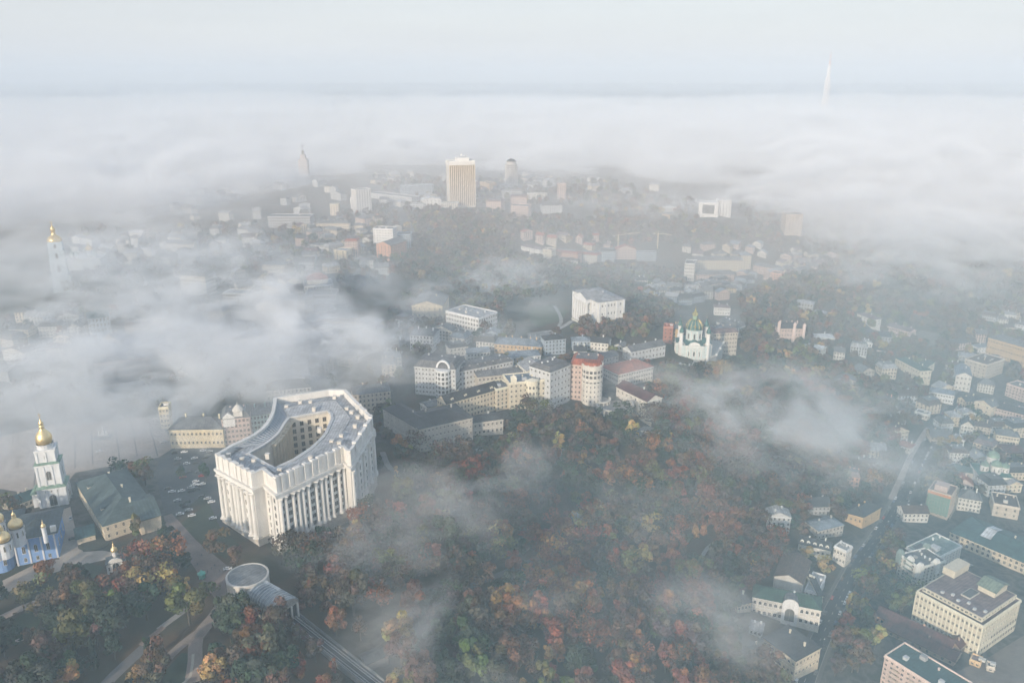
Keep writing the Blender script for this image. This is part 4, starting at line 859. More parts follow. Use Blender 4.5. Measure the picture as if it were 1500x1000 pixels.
for q, (x0_, x1_, y0_) in enumerate(((-1, 19, 0),)): mb.box(x0_-.4, x1_+.4, y0_-.4, y0_, 15.3, 16.4, bottom=True); mb.box(x1_, x1_+.4, y0_, 26, 15.3, 16.4, bottom=True)
for t in (0, .33, .66, 1): mb.box(-.8+t*19-.4, -.8+t*19+.4, -.35, 0, 0, 15.29)
mb.build('cornice', M['plaster'], root, (.68,.70,.74))
for t in (3, 8.8, 14.6): win(root, t, -.1, 9, 1.7, 4.4, 0); win(root, t, -.1, 3, 1.5, 2.6, 0)
for t in (5, 13, 21): win(root, 19.1, t, 8, 1.7, 4.4, math.pi/2)
mb = MB(); mb.prism([(17.2,-.6),(19.8,-.6),(19.8,1.6),(17.2,1.6)], 16.4, 20); mb.build('corner_gable', M['plaster'], root, C['white'])
for (px, py, r, z, hh) in ((23, 770, 3.9, 20, 9.5), (4, 790, 4.0, 19, 10), (-4, 762, 3.6, 21, 9.5), (-16, 778, 5.5, 25, 12), (63, 770, 1.3, 19, 3.6)):
    gx, gy = at(px, py, z + 5); dx, dy = gx - x, gy - y; ca, sa = math.cos(R(22)), math.sin(R(22)); lx, ly = dx*ca + dy*sa, -dx*sa + dy*ca
    mb = MB(); mb.lathe([(r*.88, 15.5), (r*.88, z+5.2), (r*1.02, z+5.3), (r*1.02, z+5.9)], lx, ly, 0, 14); dr = mb.build('drum', M['plaster'], root, (.70,.72,.75))
    onion(dr, lx, ly, z + 6, r * .86, hh * .95)
    if r > 2:
        for k in range(8):
            a = 2*math.pi*k/8 + .2; win(dr, lx + r*.9*math.sin(a), ly - r*.9*math.cos(a), z + 2.6, .9, 3.4, a)
# little gate chapel
x, y = on_ground(168, 838); root = tag(empty('chapel', (x, y + 3, H(x, y)), R(24)), 'small white chapel with rounded gable and tiny gold dome among trees', 'chapel'); KEEP.append((x, y + 3, 7)); KEEP.append((x, y - 9, 9))
mb = MB(); mb.box(-4.5, 4.5, -3.6, 3.6, -1, 6.2); mb.build('wall', M['plaster'], root, (.72,.71,.69))
mb = MB(); N = 8
for yy in (-3.9, -3.2):
    P = [(-3.6, yy, 6.2), (3.6, yy, 6.2)] + [(3.6*math.cos(math.pi*i/N), yy, 6.2+2.6*math.sin(math.pi*i/N)) for i in range(1, N)]; mb.poly(P if yy < -3.5 else P[::-1])
for i in range(N):
    t0, t1 = math.pi*i/N, math.pi*(i+1)/N; mb.poly([(3.6*math.cos(t0),-3.9,6.2+2.6*math.sin(t0)),(3.6*math.cos(t0),-3.2,6.2+2.6*math.sin(t0)),(3.6*math.cos(t1),-3.2,6.2+2.6*math.sin(t1)),(3.6*math.cos(t1),-3.9,6.2+2.6*math.sin(t1))])
mb.build('front_gable', M['plaster'], root, C['white'])
mb = MB(); hip_roof(mb, 9, 7.2, 6.25, 2.6, .4, -4.5, -3.6); mb.build('roof', M['roof'], root, (.10,.12,.13)); win(root, 0, -4.0, 4.0, 3.2, 5, 0)
for i in (-1, 1): win(root, i*3.3, -3.7, 3.2, .9, 2.4, 0)
mb = MB(); mb.lathe([(1.2, 8), (1.2, 11), (1.45, 11.1)], 0, 0, 0, 10); mb.build('drum', M['plaster'], root, C['white']); onion(root, 0, 0, 11.1, 1.6, 5)
# green domed church on the terrace
x, y = on_ground(1018, 526); root = tag(empty('church', (x, y + 12, H(x, y)), R(-8)), 'slender white church with green and gold domes on a walled terrace', 'church'); KEEP.append((x, y + 12, 24)); KEEP.append((x - 4, y - 10, 17))
cw = (.60, .68, .67); gr = (.07,.17,.16)
mb = MB(); mb.box(-8.2, 8.2, -15, 15, -1, 14.5); mb.box(-16.5, -8.203, -8, 8, -1, 14.5); mb.box(8.203, 16.5, -8, 8, -1, 14.5); mb.build('body', M['plaster'], root, cw)
for sx_, sy_ in ((-1,-1),(1,-1),(1,1),(-1,1)):
    mb = MB(); mb.lathe([(5.4, -1), (5.4, 14.2)], sx_*9.5, sy_*9, 0, 12); mb.build('corner_bay', M['plaster'], root, cw)
cross_ = [(-8.2,-15),(8.2,-15),(8.2,-8),(16.5,-8),(16.5,8),(8.2,8),(8.2,15),(-8.2,15),(-8.2,8),(-16.5,8),(-16.5,-8),(-8.2,-8)]
mb = MB(); mb.ring(inset(cross_, -.7), inset(cross_, .2), 13.3, 14.7); mb.ring(inset(cross_, -.4), inset(cross_, .2), 11.8, 12.4); mb.build('cornice', M['plaster'], root, C['white'])
for i in range(6): column(-7.2 + i*2.88, -15.4, -.5, 11.8, .42, root, C['white'])
for i in range(4): column(-16.9, -6.5 + i*4.3, -.5, 11.8, .42, root, C['white']); column(16.9, -6.5 + i*4.3, -.5, 11.8, .42, root, C['white'])
for i in (-1, 0, 1): win(root, i*4.6, -15.1, 6.4, 1.7, 4.6, 0); win(root, -16.6, i*4.6, 6.4, 1.7, 4.6, -math.pi/2); win(root, 16.6, i*4.6, 6.4, 1.7, 4.6, math.pi/2)
mb = MB(); hip_roof(mb, 16.4, 30, 14.72, 4, .5, -8.2, -15); mb.build('roof', M['roof'], root, gr); mb = MB(); hip_roof(mb, 33, 16, 14.74, 4, .5, -16.5, -8); mb.build('cross_roof', M['roof'], root, gr)
mb = MB()
for sgn in (-1, 1): mb.poly([(-6, sgn*15.2, 14.7), (6, sgn*15.2, 14.7), (4, sgn*15.2, 17.2), (0, sgn*15.2, 18.4), (-4, sgn*15.2, 17.2)][::-sgn])
mb.build('pediment', M['plaster'], root, C['white'])
mb = MB(); mb.lathe([(7.4, 14), (7.4, 26), (7.9, 26.3), (7.9, 27.2)], 0, 0, 0, 20); dr = mb.build('drum', M['plaster'], root, cw)
for k in range(8):
    a = 2*math.pi*k/8; win(dr, 7.45*math.sin(a), -7.45*math.cos(a), 21.2, 1.8, 5.4, a); b2 = a + math.pi/8; column(7.7*math.sin(b2), -7.7*math.cos(b2), 16.4, 26, .42, dr, C['white'])
mb = MB(); mb.lathe([(7.9, 27.2), (8.0, 28.5), (7.6, 31), (6.4, 33.6), (4.4, 35.8), (3.0, 36.6)], 0, 0, 0, 24); dm = mb.build('main_dome', M['roof'], root, gr, smooth=True)
mb = MB()
for k in range(12):
    a = 2*math.pi*k/12; P = [(8.0, 27.4), (8.1, 28.5), (7.7, 31), (6.5, 33.7), (4.5, 35.9), (3.05, 36.7)]
    for (r0, z0), (r1, z1) in zip(P, P[1:]): mb.bar((r0*math.cos(a), r0*math.sin(a), z0), (r1*math.cos(a), r1*math.sin(a), z1), .2, 4)
mb.build('gold_ribs', M['gold'], dm, (.80,.60,.26))
mb = MB()
for k in range(4):
    a = 2*math.pi*k/4; mb.lathe([(.001,-.9),(1.2,-.4),(1.3,.4),(.001,1.3)], 7.2*math.sin(a), -7.2*math.cos(a), 31, 8)
mb.build('gold_ornaments', M['gold'], dm, (.80,.60,.26))
mb = MB(); mb.lathe([(2.2, 36.5), (2.2, 40), (2.6, 40.1), (2.6, 40.5)], 0, 0, 0, 12); mb.build('lantern', M['plaster'], root, (.30,.42,.30)); onion(root, 0, 0, 40.4, 2.7, 7.6, (.34,.32,.17), 'roof')
for sx_, sy_ in ((-1,-1),(1,-1),(1,1),(-1,1)):
    X, Y = sx_*12.6, sy_*11.6; mb = MB(); mb.lathe([(2.3, -1), (2.3, 15.5), (2.8, 15.6), (2.8, 16.4), (1.9, 16.5), (1.7, 25.5), (2.3, 25.8), (2.3, 26.4)], X, Y, 0, 10); t_ = mb.build('turret', M['plaster'], root, C['white']); onion(t_, X, Y, 26.4, 2.1, 8.5, gr, 'roof')
# its terrace
tx = [on_ground(*p) for p in ((968,524),(983,530),(1010,537.5),(1048,535.5),(1058,523))]; zt = H(x, y) + .6
t_ = tag(empty('terrace_wall', (x, y, zt)), 'pale stone terrace wall with parapet in front of the green domed church', 'terrace')
mb = MB(); P = [(a - x, b - y) for a, b in tx]; mb.prism(P[::1] + [(P[-1][0] - 8, P[-1][1] + 30), (P[0][0] + 8, P[0][1] + 30)], -16, .2); mb.build('wall', M['stone'], t_, (.40,.40,.38))
mb = MB()
for a, b in zip(P, P[1:]):
    d = Vector((b[0]-a[0], b[1]-a[1])).normalized(); nn_ = Vector((d.y, -d.x)); q = [(a[0]+nn_.x*.3, a[1]+nn_.y*.3), (b[0]+nn_.x*.3, b[1]+nn_.y*.3), (b[0]-nn_.x*.3, b[1]-nn_.y*.3), (a[0]-nn_.x*.3, a[1]-nn_.y*.3)]; mb.prism(q, .19, 1.6)
mb.build('parapet', M['plaster'], t_, C['offwhite'])
for k in range(9):
    i = min(k // 2, 3); f = (k % 2) * .5 if k < 8 else 1; px_, py_ = P[i][0]*(1-f)+P[i+1][0]*f, P[i][1]*(1-f)+P[i+1][1]*f; mb = MB(); mb.box(px_-.9, px_+.9, py_-.9, py_+.9, .1, 2.3); mb.build('pier', M['plaster'], t_, C['white'])
# lower town church
x, y = on_ground(1460, 716); root = tag(empty('church', (x, y + 9, H(x, y)), R(-12)), 'white lower town church with green cupolas and rounded apse', 'church'); KEEP.append((x, y + 9, 20))
pw_ = (.72,.70,.66); gd = (.20,.30,.22)
mb = MB(); mb.box(-13, 13, -7, 16, -1, 11); mb.build('body', M['plaster'], root, pw_)
mb = MB(); mb.lathe([(5.2, -1), (5.2, 9.6), (5.6, 9.8), (5.6, 10.4), (.01, 11.6)], -1, -7, 0, 16); mb.build('apse', M['plaster'], root, C['white'])
mb = MB(); mb.ring([(-13.5,-7.5),(13.5,-7.5),(13.5,16.5),(-13.5,16.5)], [(-12.9,-6.9),(12.9,-6.9),(12.9,15.9),(-12.9,15.9)], 10.2, 11.1); mb.build('cornice', M['plaster'], root, C['white'])
mb = MB(); hip_roof(mb, 26, 23, 11.15, 2.8, .6, -13, -7, flat=.4); mb.build('roof', M['roof'], root, (.06,.17,.14))
for i in range(5):
    if i != 2: win(root, -10.4 + i*5.2, -7.1, 5.6, 1.5, 3.4, 0)
for i in range(3): win(root, -13.1, -2 + i*6, 5.6, 1.5, 3.4, -math.pi/2)
for t in (-.8, 0, .8): win(root, -1 + 5.25*math.sin(t), -7 - 5.25*math.cos(t), 5.4, 1.3, 3, t)
for (dx, dy, r, z) in ((-7.5, 0, 3.3, 17), (1, -1.5, 4.3, 18.5), (8.5, 0, 3.2, 17), (1, 9, 5.0, 22)):
    mb = MB(); mb.lathe([(r, 11), (r, z), (r+.4, z+.1), (r+.4, z+.7)], dx, dy, 0, 16); dr = mb.build('drum', M['plaster'], root, pw_); mb = MB(); mb.lathe([(r+.35, z+.7), (r*.98, z+.7+r*.35), (r*.72, z+.7+r*.68), (r*.35, z+.7+r*.9), (.4, z+.7+r), (.35, z+2+r), (.01, z+2.6+r)], dx, dy, 0, 16); mb.build('cupola', M['roof'], dr, gd, smooth=True)
    for k in range(8):
        a = 2*math.pi*k/8 + .2; win(dr, dx + (r+.05)*math.sin(a), dy - (r+.05)*math.cos(a), (11+z)/2 + .8, 1.0, 3, a)

# ------------------------------------------------------------------ museum with the portico
root, w, d, h, wc, tr = bld('white museum with tall columned portico and pale roof on the green', 839,425, 876,443, 471, 33, 'hip', 4, 'white', 'rlight', 3, 11, 2, 0, 'museum', 'museum_building', (1.3, 2.6), sidebays=9)
mb = MB(); x0_, x1_ = w*.28, w*.72; mb.box(x0_-.8, x1_+.8, -5.5, 0, h-4, h); mb.poly([(x0_-1.3,-6,h),(x1_+1.3,-6,h),((x0_+x1_)/2,-6,h+4.8)]); mb.build('entablature', M['plaster'], root, tr)
mb = MB(); g2 = MB(); gable_roof(g2, x1_-x0_+1.6, 26, h, 4.8, .5, axis='y'); mb.v = [(X+x0_-.8, Y-5.5, Z) for X, Y, Z in g2.v]; mb.f, mb.m = g2.f, g2.m; mb.build('portico_roof', M['roof'], root, C['rlight'])
for i in range(6): column(x0_ + (x1_-x0_)*i/5, -4.8, 1.5, h-4, .95, root, tr)
mb = MB(); mb.box(x0_-2, x1_+2, -8, 0, -1, 1.5); mb.build('steps', M['stone'], root, C['offwhite'])
for xx in (1.5, w*.2, w*.8, w-1.5):
    mb = MB(); mb.box(xx-.9, xx+.9, -.7, -.003, 0, h-.8); mb.build('pilaster', M['plaster'], root, tr)
for yy in (2, 10, 23, 31):
    mb = MB(); mb.box(w+.003, w+.8, yy-.9, yy+.9, 0, h-.8); mb.build('pilaster', M['plaster'], root, tr)

# ------------------------------------------------------------------ terraces under the pink tower
def terrace(px, py, r, label, col, hh, n=14, a0=math.pi*.95, a1=math.pi*2.1):
    x, y = on_ground(px, py); root = tag(empty('round_terrace', (x, y, H(x, y))), label, 'terrace'); KEEP.append((x, y, r))
    mb = MB(); mb.lathe([(r, -9), (r, hh*.45), (r-.8, hh*.45+.1), (.01, hh*.45+.12)], 0, 0, 0, 28); mb.build('deck', M['stone'], root, (.30,.29,.28))
    for i in range(n + 1):
        a = a0 + (a1 - a0) * i / n; mb = MB(); c, s = math.cos(a), math.sin(a); mb.box(-.5, .5, -.5, .5, -4, hh); o = mb.build('pier', M['plaster'], root, col); o.location = (r*c, r*s, 0); o.rotation_euler = (0, 0, a)
    mb = MB(); mb.lathe([(r-.7, hh), (r+.7, hh), (r+.7, hh+.9), (r-.7, hh+.9), (r-.7, hh)], 0, 0, 0, 28, a0=a0, a1=a1); mb.build('beam', M['plaster'], root, col)
terrace(900, 600, 15, 'big round terrace ringed by white piers under the pink tower', C['offwhite'], 4.5)
terrace(878, 588, 9, 'small upper round terrace at the foot of the pink tower', C['offwhite'], 2.2, 9)
terrace(947, 636, 10, 'lower open ring pergola of white piers in the wood', C['white'], 6, 9, math.pi*1.3, math.pi*2.15)
x, y = on_ground(934, 612); root = tag(empty('garden_wall', (x, y, H(x, y)), R(-38)), 'stepped cream garden wall between the two round terraces', 'wall')
mb = MB()
for i in range(4): mb.box(-12 + i*6.2, -6 + i*6.2, -.6, .6, -6 - i, 3.5 - i*1.4)
mb.build('wall', M['plaster'], root, C['cream'])

# ------------------------------------------------------------------ funicular station and its track
x, y = on_ground(363, 868); zf = H(x, y); ex, ey = at(421, 893, zf + 4); a = math.atan2(ey - y, ex - x)
root = tag(empty('funicular_station', (x, y, zf), a), 'grey funicular station with round entrance hall and long glazed roof', 'station'); Lf = math.hypot(ex - x, ey - y)
KEEP.append((x, y, 12)); KEEP.append((x, y, math.cos(a), math.sin(a), 0, Lf, -8, 8))
mb = MB(); mb.lathe([(10, -4), (10, 9), (10.7, 9.2), (10.7, 10.4), (10, 10.6), (9.8, 10), (.01, 10.3)], 0, 1, 0, 28); mb.build('round_hall', M['plaster'], root, (.62,.60,.56))
mb = MB(); mb.lathe([(9.6, 10.35), (5, 10.9), (.01, 11.1)], 0, 1, 0, 28); mb.build('hall_roof', M['roof'], root, (.20,.215,.225))
for i in range(14):
    t = 2*math.pi*i/14; mb = MB(); mb.box(-.45, .45, -.35, .5, -2, 9.1); o = mb.build('pilaster', M['plaster'], root, (.68,.66,.62)); o.location = (10.1*math.cos(t), 1 + 10.1*math.sin(t), 0); o.rotation_euler = (0, 0, t - math.pi/2)
mb = MB(); mb.box(8, Lf, -6.4, 6.4, -9, 5.2); mb.build('hall_wall', M['plaster'], root, (.55,.53,.49))
mb = MB(); NR = 14
for i in range(8):
    t0, t1 = math.pi*i/8, math.pi*(i+1)/8; P = lambda t, xx: (xx, 7*math.cos(t), 5.2 + 4.6*math.sin(t)); mb.poly([P(t0, 7), P(t0, Lf+.8), P(t1, Lf+.8), P(t1, 7)][::-1] if False else [P(t0, 7), P(t1, 7), P(t1, Lf+.8), P(t0, Lf+.8)][::-1])
rf = mb.build('vaulted_roof', M['roof'], root, (.26,.30,.33))
mb = MB()
for k in range(13):
    xx = 8 + (Lf - 8) * k / 12
    for i in range(8):
        t0, t1 = math.pi*i/8, math.pi*(i+1)/8; mb.bar((xx, 7.05*math.cos(t0), 5.25+4.65*math.sin(t0)), (xx, 7.05*math.cos(t1), 5.25+4.65*math.sin(t1)), .14, 4)
mb.build('roof_ribs', M['paint'], rf, (.50,.53,.55))
mb = MB(); mb.box(8, Lf*.7, 1.2, 4.6, 8.0, 9.4); mb.build('ridge_skylight', M['roof'], rf, (.56,.58,.58))
for k in range(7): win(root, 11 + k*(Lf-13)/7, -6.5, 1.6, 2.6, 4.6, 0, True, C['offwhite'])
mb = MB(); pt = [(Lf+.4, 6.6*math.cos(t), 5.2+4.4*math.sin(t)) for t in [math.pi*i/8 for i in range(9)]]; mb.poly(pt[::-1]); mb.poly(pt); mb.build('end_gable', M['plaster'], root, (.60,.58,.55))
for yy in (-5.6, -1.9, 1.9, 5.6): 
    mb = MB(); mb.box(Lf+.3, Lf+1.1, yy-.4, yy+.4, -9, 5.3); mb.build('end_pier', M['plaster'], root, (.62,.60,.56))
mb = MB(); mb.poly([(Lf+.06, -5.4, -6), (Lf+.06, 5.4, -6), (Lf+.06, 5.4, 4.6), (Lf+.06, -5.4, 4.6)]); mb.build('track_opening', M['pane'], root)
# track on its viaduct
p0 = Vector((*at(426, 898, zf + 1), zf - 2)); q_ = on_ground(523, 988); p1 = Vector((q_[0], q_[1], H(*q_) + 3)); dv = (p1 - p0); Lt = dv.length; u = Vector((dv.x, dv.y)).normalized(); nrm = Vector((-u.y, u.x)); p1 = p1 + dv * .35
root = tag(empty('funicular_track', tuple(p0)), 'twin walled funicular track running down the wooded slope', 'track'); dv = p1 - p0
KEEP.append((p0.x, p0.y, u.x, u.y, -3, math.hypot(dv.x, dv.y), -5.5, 5.5))
def strip(mb, off0, off1, z0, z1, N=10):
    for i in range(N):
        a, b = dv * (i / N), dv * ((i + 1) / N)
        for s in (0,):
            A0, A1 = Vector((a.x + nrm.x*off0, a.y + nrm.y*off0, a.z)), Vector((a.x + nrm.x*off1, a.y + nrm.y*off1, a.z)); B0, B1 = Vector((b.x + nrm.x*off0, b.y + nrm.y*off0, b.z)), Vector((b.x + nrm.x*off1, b.y + nrm.y*off1, b.z))
            Z = lambda v, z: (v.x, v.y, v.z + z)
            mb.poly([Z(A0,z1), Z(B0,z1), Z(B1,z1), Z(A1,z1)][::-1]); mb.poly([Z(A0,z0), Z(B0,z0), Z(B0,z1), Z(A0,z1)]); mb.poly([Z(B1,z0), Z(A1,z0), Z(A1,z1), Z(B1,z1)])
mb = MB(); strip(mb, -4, 4, -2.5, 0); mb.build('bed', M['stone'], root, (.045,.05,.055))
for o_ in (-4.4, 4.0): mb = MB(); strip(mb, o_, o_ + .45, -2.2, 1.5); mb.build('parapet', M['stone'], root, (.20,.21,.215))
for k in range(9):
    c = dv * ((k + .5) / 9); mb = MB(); mb.box(c.x - .6, c.x + .6, c.y - .6, c.y + .6, c.z - 22, c.z - 2.4); mb.build('viaduct_pier', M['stone'], root, (.16,.165,.17))
for o_ in (-2.6, -1.2, 1.2, 2.6): mb = MB(); strip(mb, o_ - .08, o_ + .08, -.1, .22); mb.build('rail', M['paint'], root, (.42,.44,.46))
mb = MB()
for i in range(48):
    c = dv * ((i + .5) / 48)
    for s in (-1.9, 1.9): mb.box(c.x + nrm.x*s - .7, c.x + nrm.x*s + .7, c.y + nrm.y*s - .12, c.y + nrm.y*s + .12, c.z - .1, c.z + .1)
mb.build('sleepers', M['stone'], root, (.26,.26,.25))

# ------------------------------------------------------------------ towers on the skyline
root, w, d, h, wc, tr = bld('tall ribbed office tower catching warm light on the skyline', 658,237, 695,236, 304, 34, 'flat', 3, 'offwhite', 'rgrey', 1, 1, 1, 0, 'office tower', 'office_tower', (.1, .1))
for (p, q, nb) in (((0,0),(w,0),13), ((w,0),(w,d),6)):
    for k in range(nb + 1):
        t = k / nb; X, Y = p[0]+(q[0]-p[0])*t, p[1]+(q[1]-p[1])*t; mb = MB(); mb.box(X-.75, X+.75, Y-1.0 if p[1]==q[1] else Y-.75, Y+.1 if p[1]==q[1] else Y+.75, 0, h-7)
        if p[1] != q[1]: mb.v = [(v[0]+.5, v[1], v[2]) for v in mb.v]
        mb.build('rib', M['plaster'], root, (.74,.66,.53))
mb = MB(); mb.poly([(.4,-.1,4),(w-.4,-.1,4),(w-.4,-.1,h-7),(.4,-.1,h-7)]); mb.poly([(w+.1,.4,4),(w+.1,d-.4,4),(w+.1,d-.4,h-7),(w+.1,.4,h-7)]); mb.build('glazing', M['roof'], root, (.30,.21,.12))
mb = MB(); mb.box(-.9, w+.9, -.9, d+.9, h-7, h+.3); mb.build('crown_band', M['plaster'], root, (.74,.72,.68))
mb = MB(); mb.box(w*.32, w*.82, d*.2, d*.7, h, h+6); mb.build('plant_room', M['plaster'], root, C['white'])
for k, (X, s, hh) in enumerate(((.42, 1.4, 9), (.55, 2.6, 11), (.66, 1.6, 9), (.76, 1.2, 10))):
    mb = MB(); mb.bar((w*X, d*.4, h+5.9), (w*X, d*.4, h+hh), .25, 5); mb.lathe([(.01,-s),(s,-s*.5),(s*1.05,.2*s),(.01,s)], w*X, d*.4, h+hh, 10); mb.build('antenna_dish', M['paint'], root, C['white'])
x, y = on_ground(749, 277); root = tag(empty('round_tower', (x, y, H(x, y))), 'round pale tower with dark conical cap right of the ribbed tower', 'tower block'); KEEP.append((x, y, 16))
mb = MB(); mb.lathe([(13, -1), (13, 54), (10.8, 54.2), (10.8, 59), (11.4, 59.2), (11.4, 60)], 0, 0, 0, 24); mb.build('shaft', M['plaster'], root, (.52,.50,.47))
for k in range(18):
    mb = MB(); mb.box(-.5, .5, -.6, .3, 0, 53.5); t = 2*math.pi*k/18; o = mb.build('rib', M['plaster'], root, (.66,.64,.60)); o.location = (13.1*math.cos(t), 13.1*math.sin(t), 0); o.rotation_euler = (0, 0, t + math.pi/2)
mb = MB()
for z in range(3, 54, 4): mb.lathe([(13.05, z), (13.06, z + 1.8)], 0, 0, 0, 24)
mb.build('window_bands', M['pane'], root)
mb = MB(); mb.lathe([(11.2, 60), (6, 64), (1, 66), (.01, 66)], 0, 0, 0, 24); mb.build('cap', M['roof'], root, C['rdark'])
# half seen tower under construction in the fog
x, y = at(444, 231, 58); root = tag(empty('tower_block', (x, y, 5)), 'ghostly pale tower with a roof crane almost swallowed by fog', 'tower block')
mb = MB(); mb.box(-11, 11, -11, 11, -2, 50); mb.box(-6, 6, -6, 6, 50, 60); mb.build('shaft', M['plaster'], root, (.48,.44,.42)); mb = MB(); mb.box(-3, 3, -3, 3, 60, 70); mb.bar((0,0,70),(0,0,88),.7,5); mb.bar((-5,0,82),(7,0,84),.5,5); mb.build('roof_crane', M['paint'], root, (.20,.19,.18))
# television mast
root = tag(empty('television_mast', (1884, 5000, -20), R(30)), 'thin white and red lattice television mast standing over the fog sea', 'mast'); 
def lattice(mb, r0, r1, z0, z1, n, t):
    for i in range(n):
        za, zb = z0 + (z1-z0)*i/n, z0 + (z1-z0)*(i+1)/n; ra, rb = r0 + (r1-r0)*i/n, r0 + (r1-r0)*(i+1)/n
        for k in range(4):
            a, b = math.pi/4 + k*math.pi/2, math.pi/4 + (k+1)*math.pi/2; pa, pb = (ra*math.cos(a), ra*math.sin(a), za), (rb*math.cos(a), rb*math.sin(a), zb); mb.bar(pa, pb, t, 4); mb.bar(pa, (rb*math.cos(b), rb*math.sin(b), zb), t*.6, 4); mb.bar((ra*math.cos(b), ra*math.sin(b), za), pb, t*.6, 4); mb.bar(pb, (rb*math.cos(b), rb*math.sin(b), zb), t*.6, 4)
mb = MB(); lattice(mb, 26, 16, 0, 150, 6, 3.2); lattice(mb, 13, 12, 150, 250, 6, 2.9); lattice(mb, 8, 6, 250, 330, 6, 2.2); mb.build('lattice_shaft', M['paint'], root, (.80,.79,.78))
for z, r in ((80, 20), (190, 16), (250, 13), (330, 8)):
    mb = MB(); mb.lathe([(r, z), (r+2, z+1), (r+2, z+5), (r, z+6), (.01, z+6)], 0, 0, 0, 12); mb.build('platform', M['paint'], root, (.70,.66,.64))
for i in range(4):
    mb = MB(); mb.lathe([(4.2-i*.7, 336+i*18), (4.0-i*.7, 354+i*18)], 0, 0, 0, 8); mb.build('antenna_section', M['paint'], root, (.70,.68,.66) if i % 2 else (.62,.34,.30))
# construction cranes over the valley
for px, py, rz, ln in ((905, 352, 20, 42), (963, 350, -40, 26)):
    x, y = on_ground(px, py + 14); root = tag(empty('tower_crane', (x, y, H(x, y)), R(rz)), 'long pale jib crane above the pinkish gabled valley house' if px < 930 else 'short tilted jib crane right of the long jib crane', 'crane')
    mb = MB(); lattice(mb, 1.2, 1.2, 0, 26, 8, .22); mb.build('mast', M['paint'], root, (.62,.52,.34)); mb = MB(); mb.bar((-10,0,26),(ln,0,27.5),.5,5); mb.bar((0,0,31),(ln*.7,0,27.6),.14,4); mb.bar((0,0,31),(-9,0,26.4),.14,4); mb.bar((0,0,26),(0,0,31.2),.4,5); mb.build('jib', M['paint'], root, (.62,.52,.34)); mb = MB(); mb.box(-10.5,-7,-1,1,23.8,26, bottom=True); mb.build('counterweight', M['stone'], root, C['grey'])
# monument on the square
x, y = on_ground(152, 640); root = tag(empty('monument', (x, y, H(x, y)), R(10)), 'white statue group on a stepped plinth in the misty square', 'monument'); KEEP.append((x, y, 8))
mb = MB(); mb.box(-6,6,-5,5,0,.5); mb.box(-4.6,4.6,-3.8,3.8,.5,1.1); mb.build('steps', M['stone'], root, (.17,.17,.18)); mb = MB(); mb.box(-3.6,3.6,-1.2,1.2,1.1,2.6); mb.box(-1.1,1.1,-1.1,1.1,2.6,4.6); mb.build('plinth', M['stone'], root, (.60,.59,.57))
for X, z, hh in ((0, 4.6, 4.4), (-2.6, 2.6, 3), (2.6, 2.6, 2.8)):
    mb = MB(); mb.lathe([(.75,0),(.8,.1*hh),(.6,.35*hh),(.5,.55*hh),(.62,.74*hh),(.45,.80*hh),(.16,.83*hh),(.17,.86*hh),(.24,.90*hh),(.24,.95*hh),(.1,1.0*hh),(.001,1.0*hh)], X, 0, z, 10, sy=.8); mb.bar((X+.5,0,z+.74*hh),(X+.85,-.2,z+.45*hh),.16,6); mb.bar((X-.5,0,z+.74*hh),(X-.6,-.5,z+.5*hh),.16,6); mb.build('statue', M['stone'], root, (.74,.74,.73))
# ------------------------------------------------------------------ squares, streets and paths laid on the ground
def drape(name, pix, col, lift, label, kind='structure', mat='paving'):
    P = [on_ground(*p) for p in pix]; bm = bmesh.new(); f = bm.faces.new([bm.verts.new((x, y, 0)) for x, y in P])
    bmesh.ops.triangulate(bm, faces=[f])
    for _ in range(6):
        E = [e for e in bm.edges if e.calc_length() > 7]
        if not E: break
        bmesh.ops.subdivide_edges(bm, edges=E, cuts=1); bmesh.ops.triangulate(bm, faces=[f for f in bm.faces if len(f.verts) > 3])
    for v in bm.verts: v.co.z = H(v.co.x, v.co.y) + lift
    bmesh.ops.recalc_face_normals(bm, faces=bm.faces)
    if sum(f.normal.z * f.calc_area() for f in bm.faces) < 0: bmesh.ops.reverse_faces(bm, faces=bm.faces)
    me = bpy.data.meshes.new(name); bm.to_mesh(me); bm.free()
    return tag(link(name, me, M[mat], None, col), label, kind=kind), P
def polyline(pix, step=5.0, world=False):
    P = [p if world else on_ground(*p) for p in pix]; out = []
    for i in range(len(P) - 1):                               # Catmull-Rom so that bends are smooth
        a, b, c, d = P[max(i-1,0)], P[i], P[i+1], P[min(i+2, len(P)-1)]; n = max(2, int(math.dist(b, c) / step))
        for k in range(n):
            t = k / n; out.append(tuple(.5*((2*b[q]) + (-a[q]+c[q])*t + (2*a[q]-5*b[q]+4*c[q]-d[q])*t*t + (-a[q]+3*b[q]-3*c[q]+d[q])*t**3) for q in (0,1)))
    return out + [P[-1]]
ROADS = []
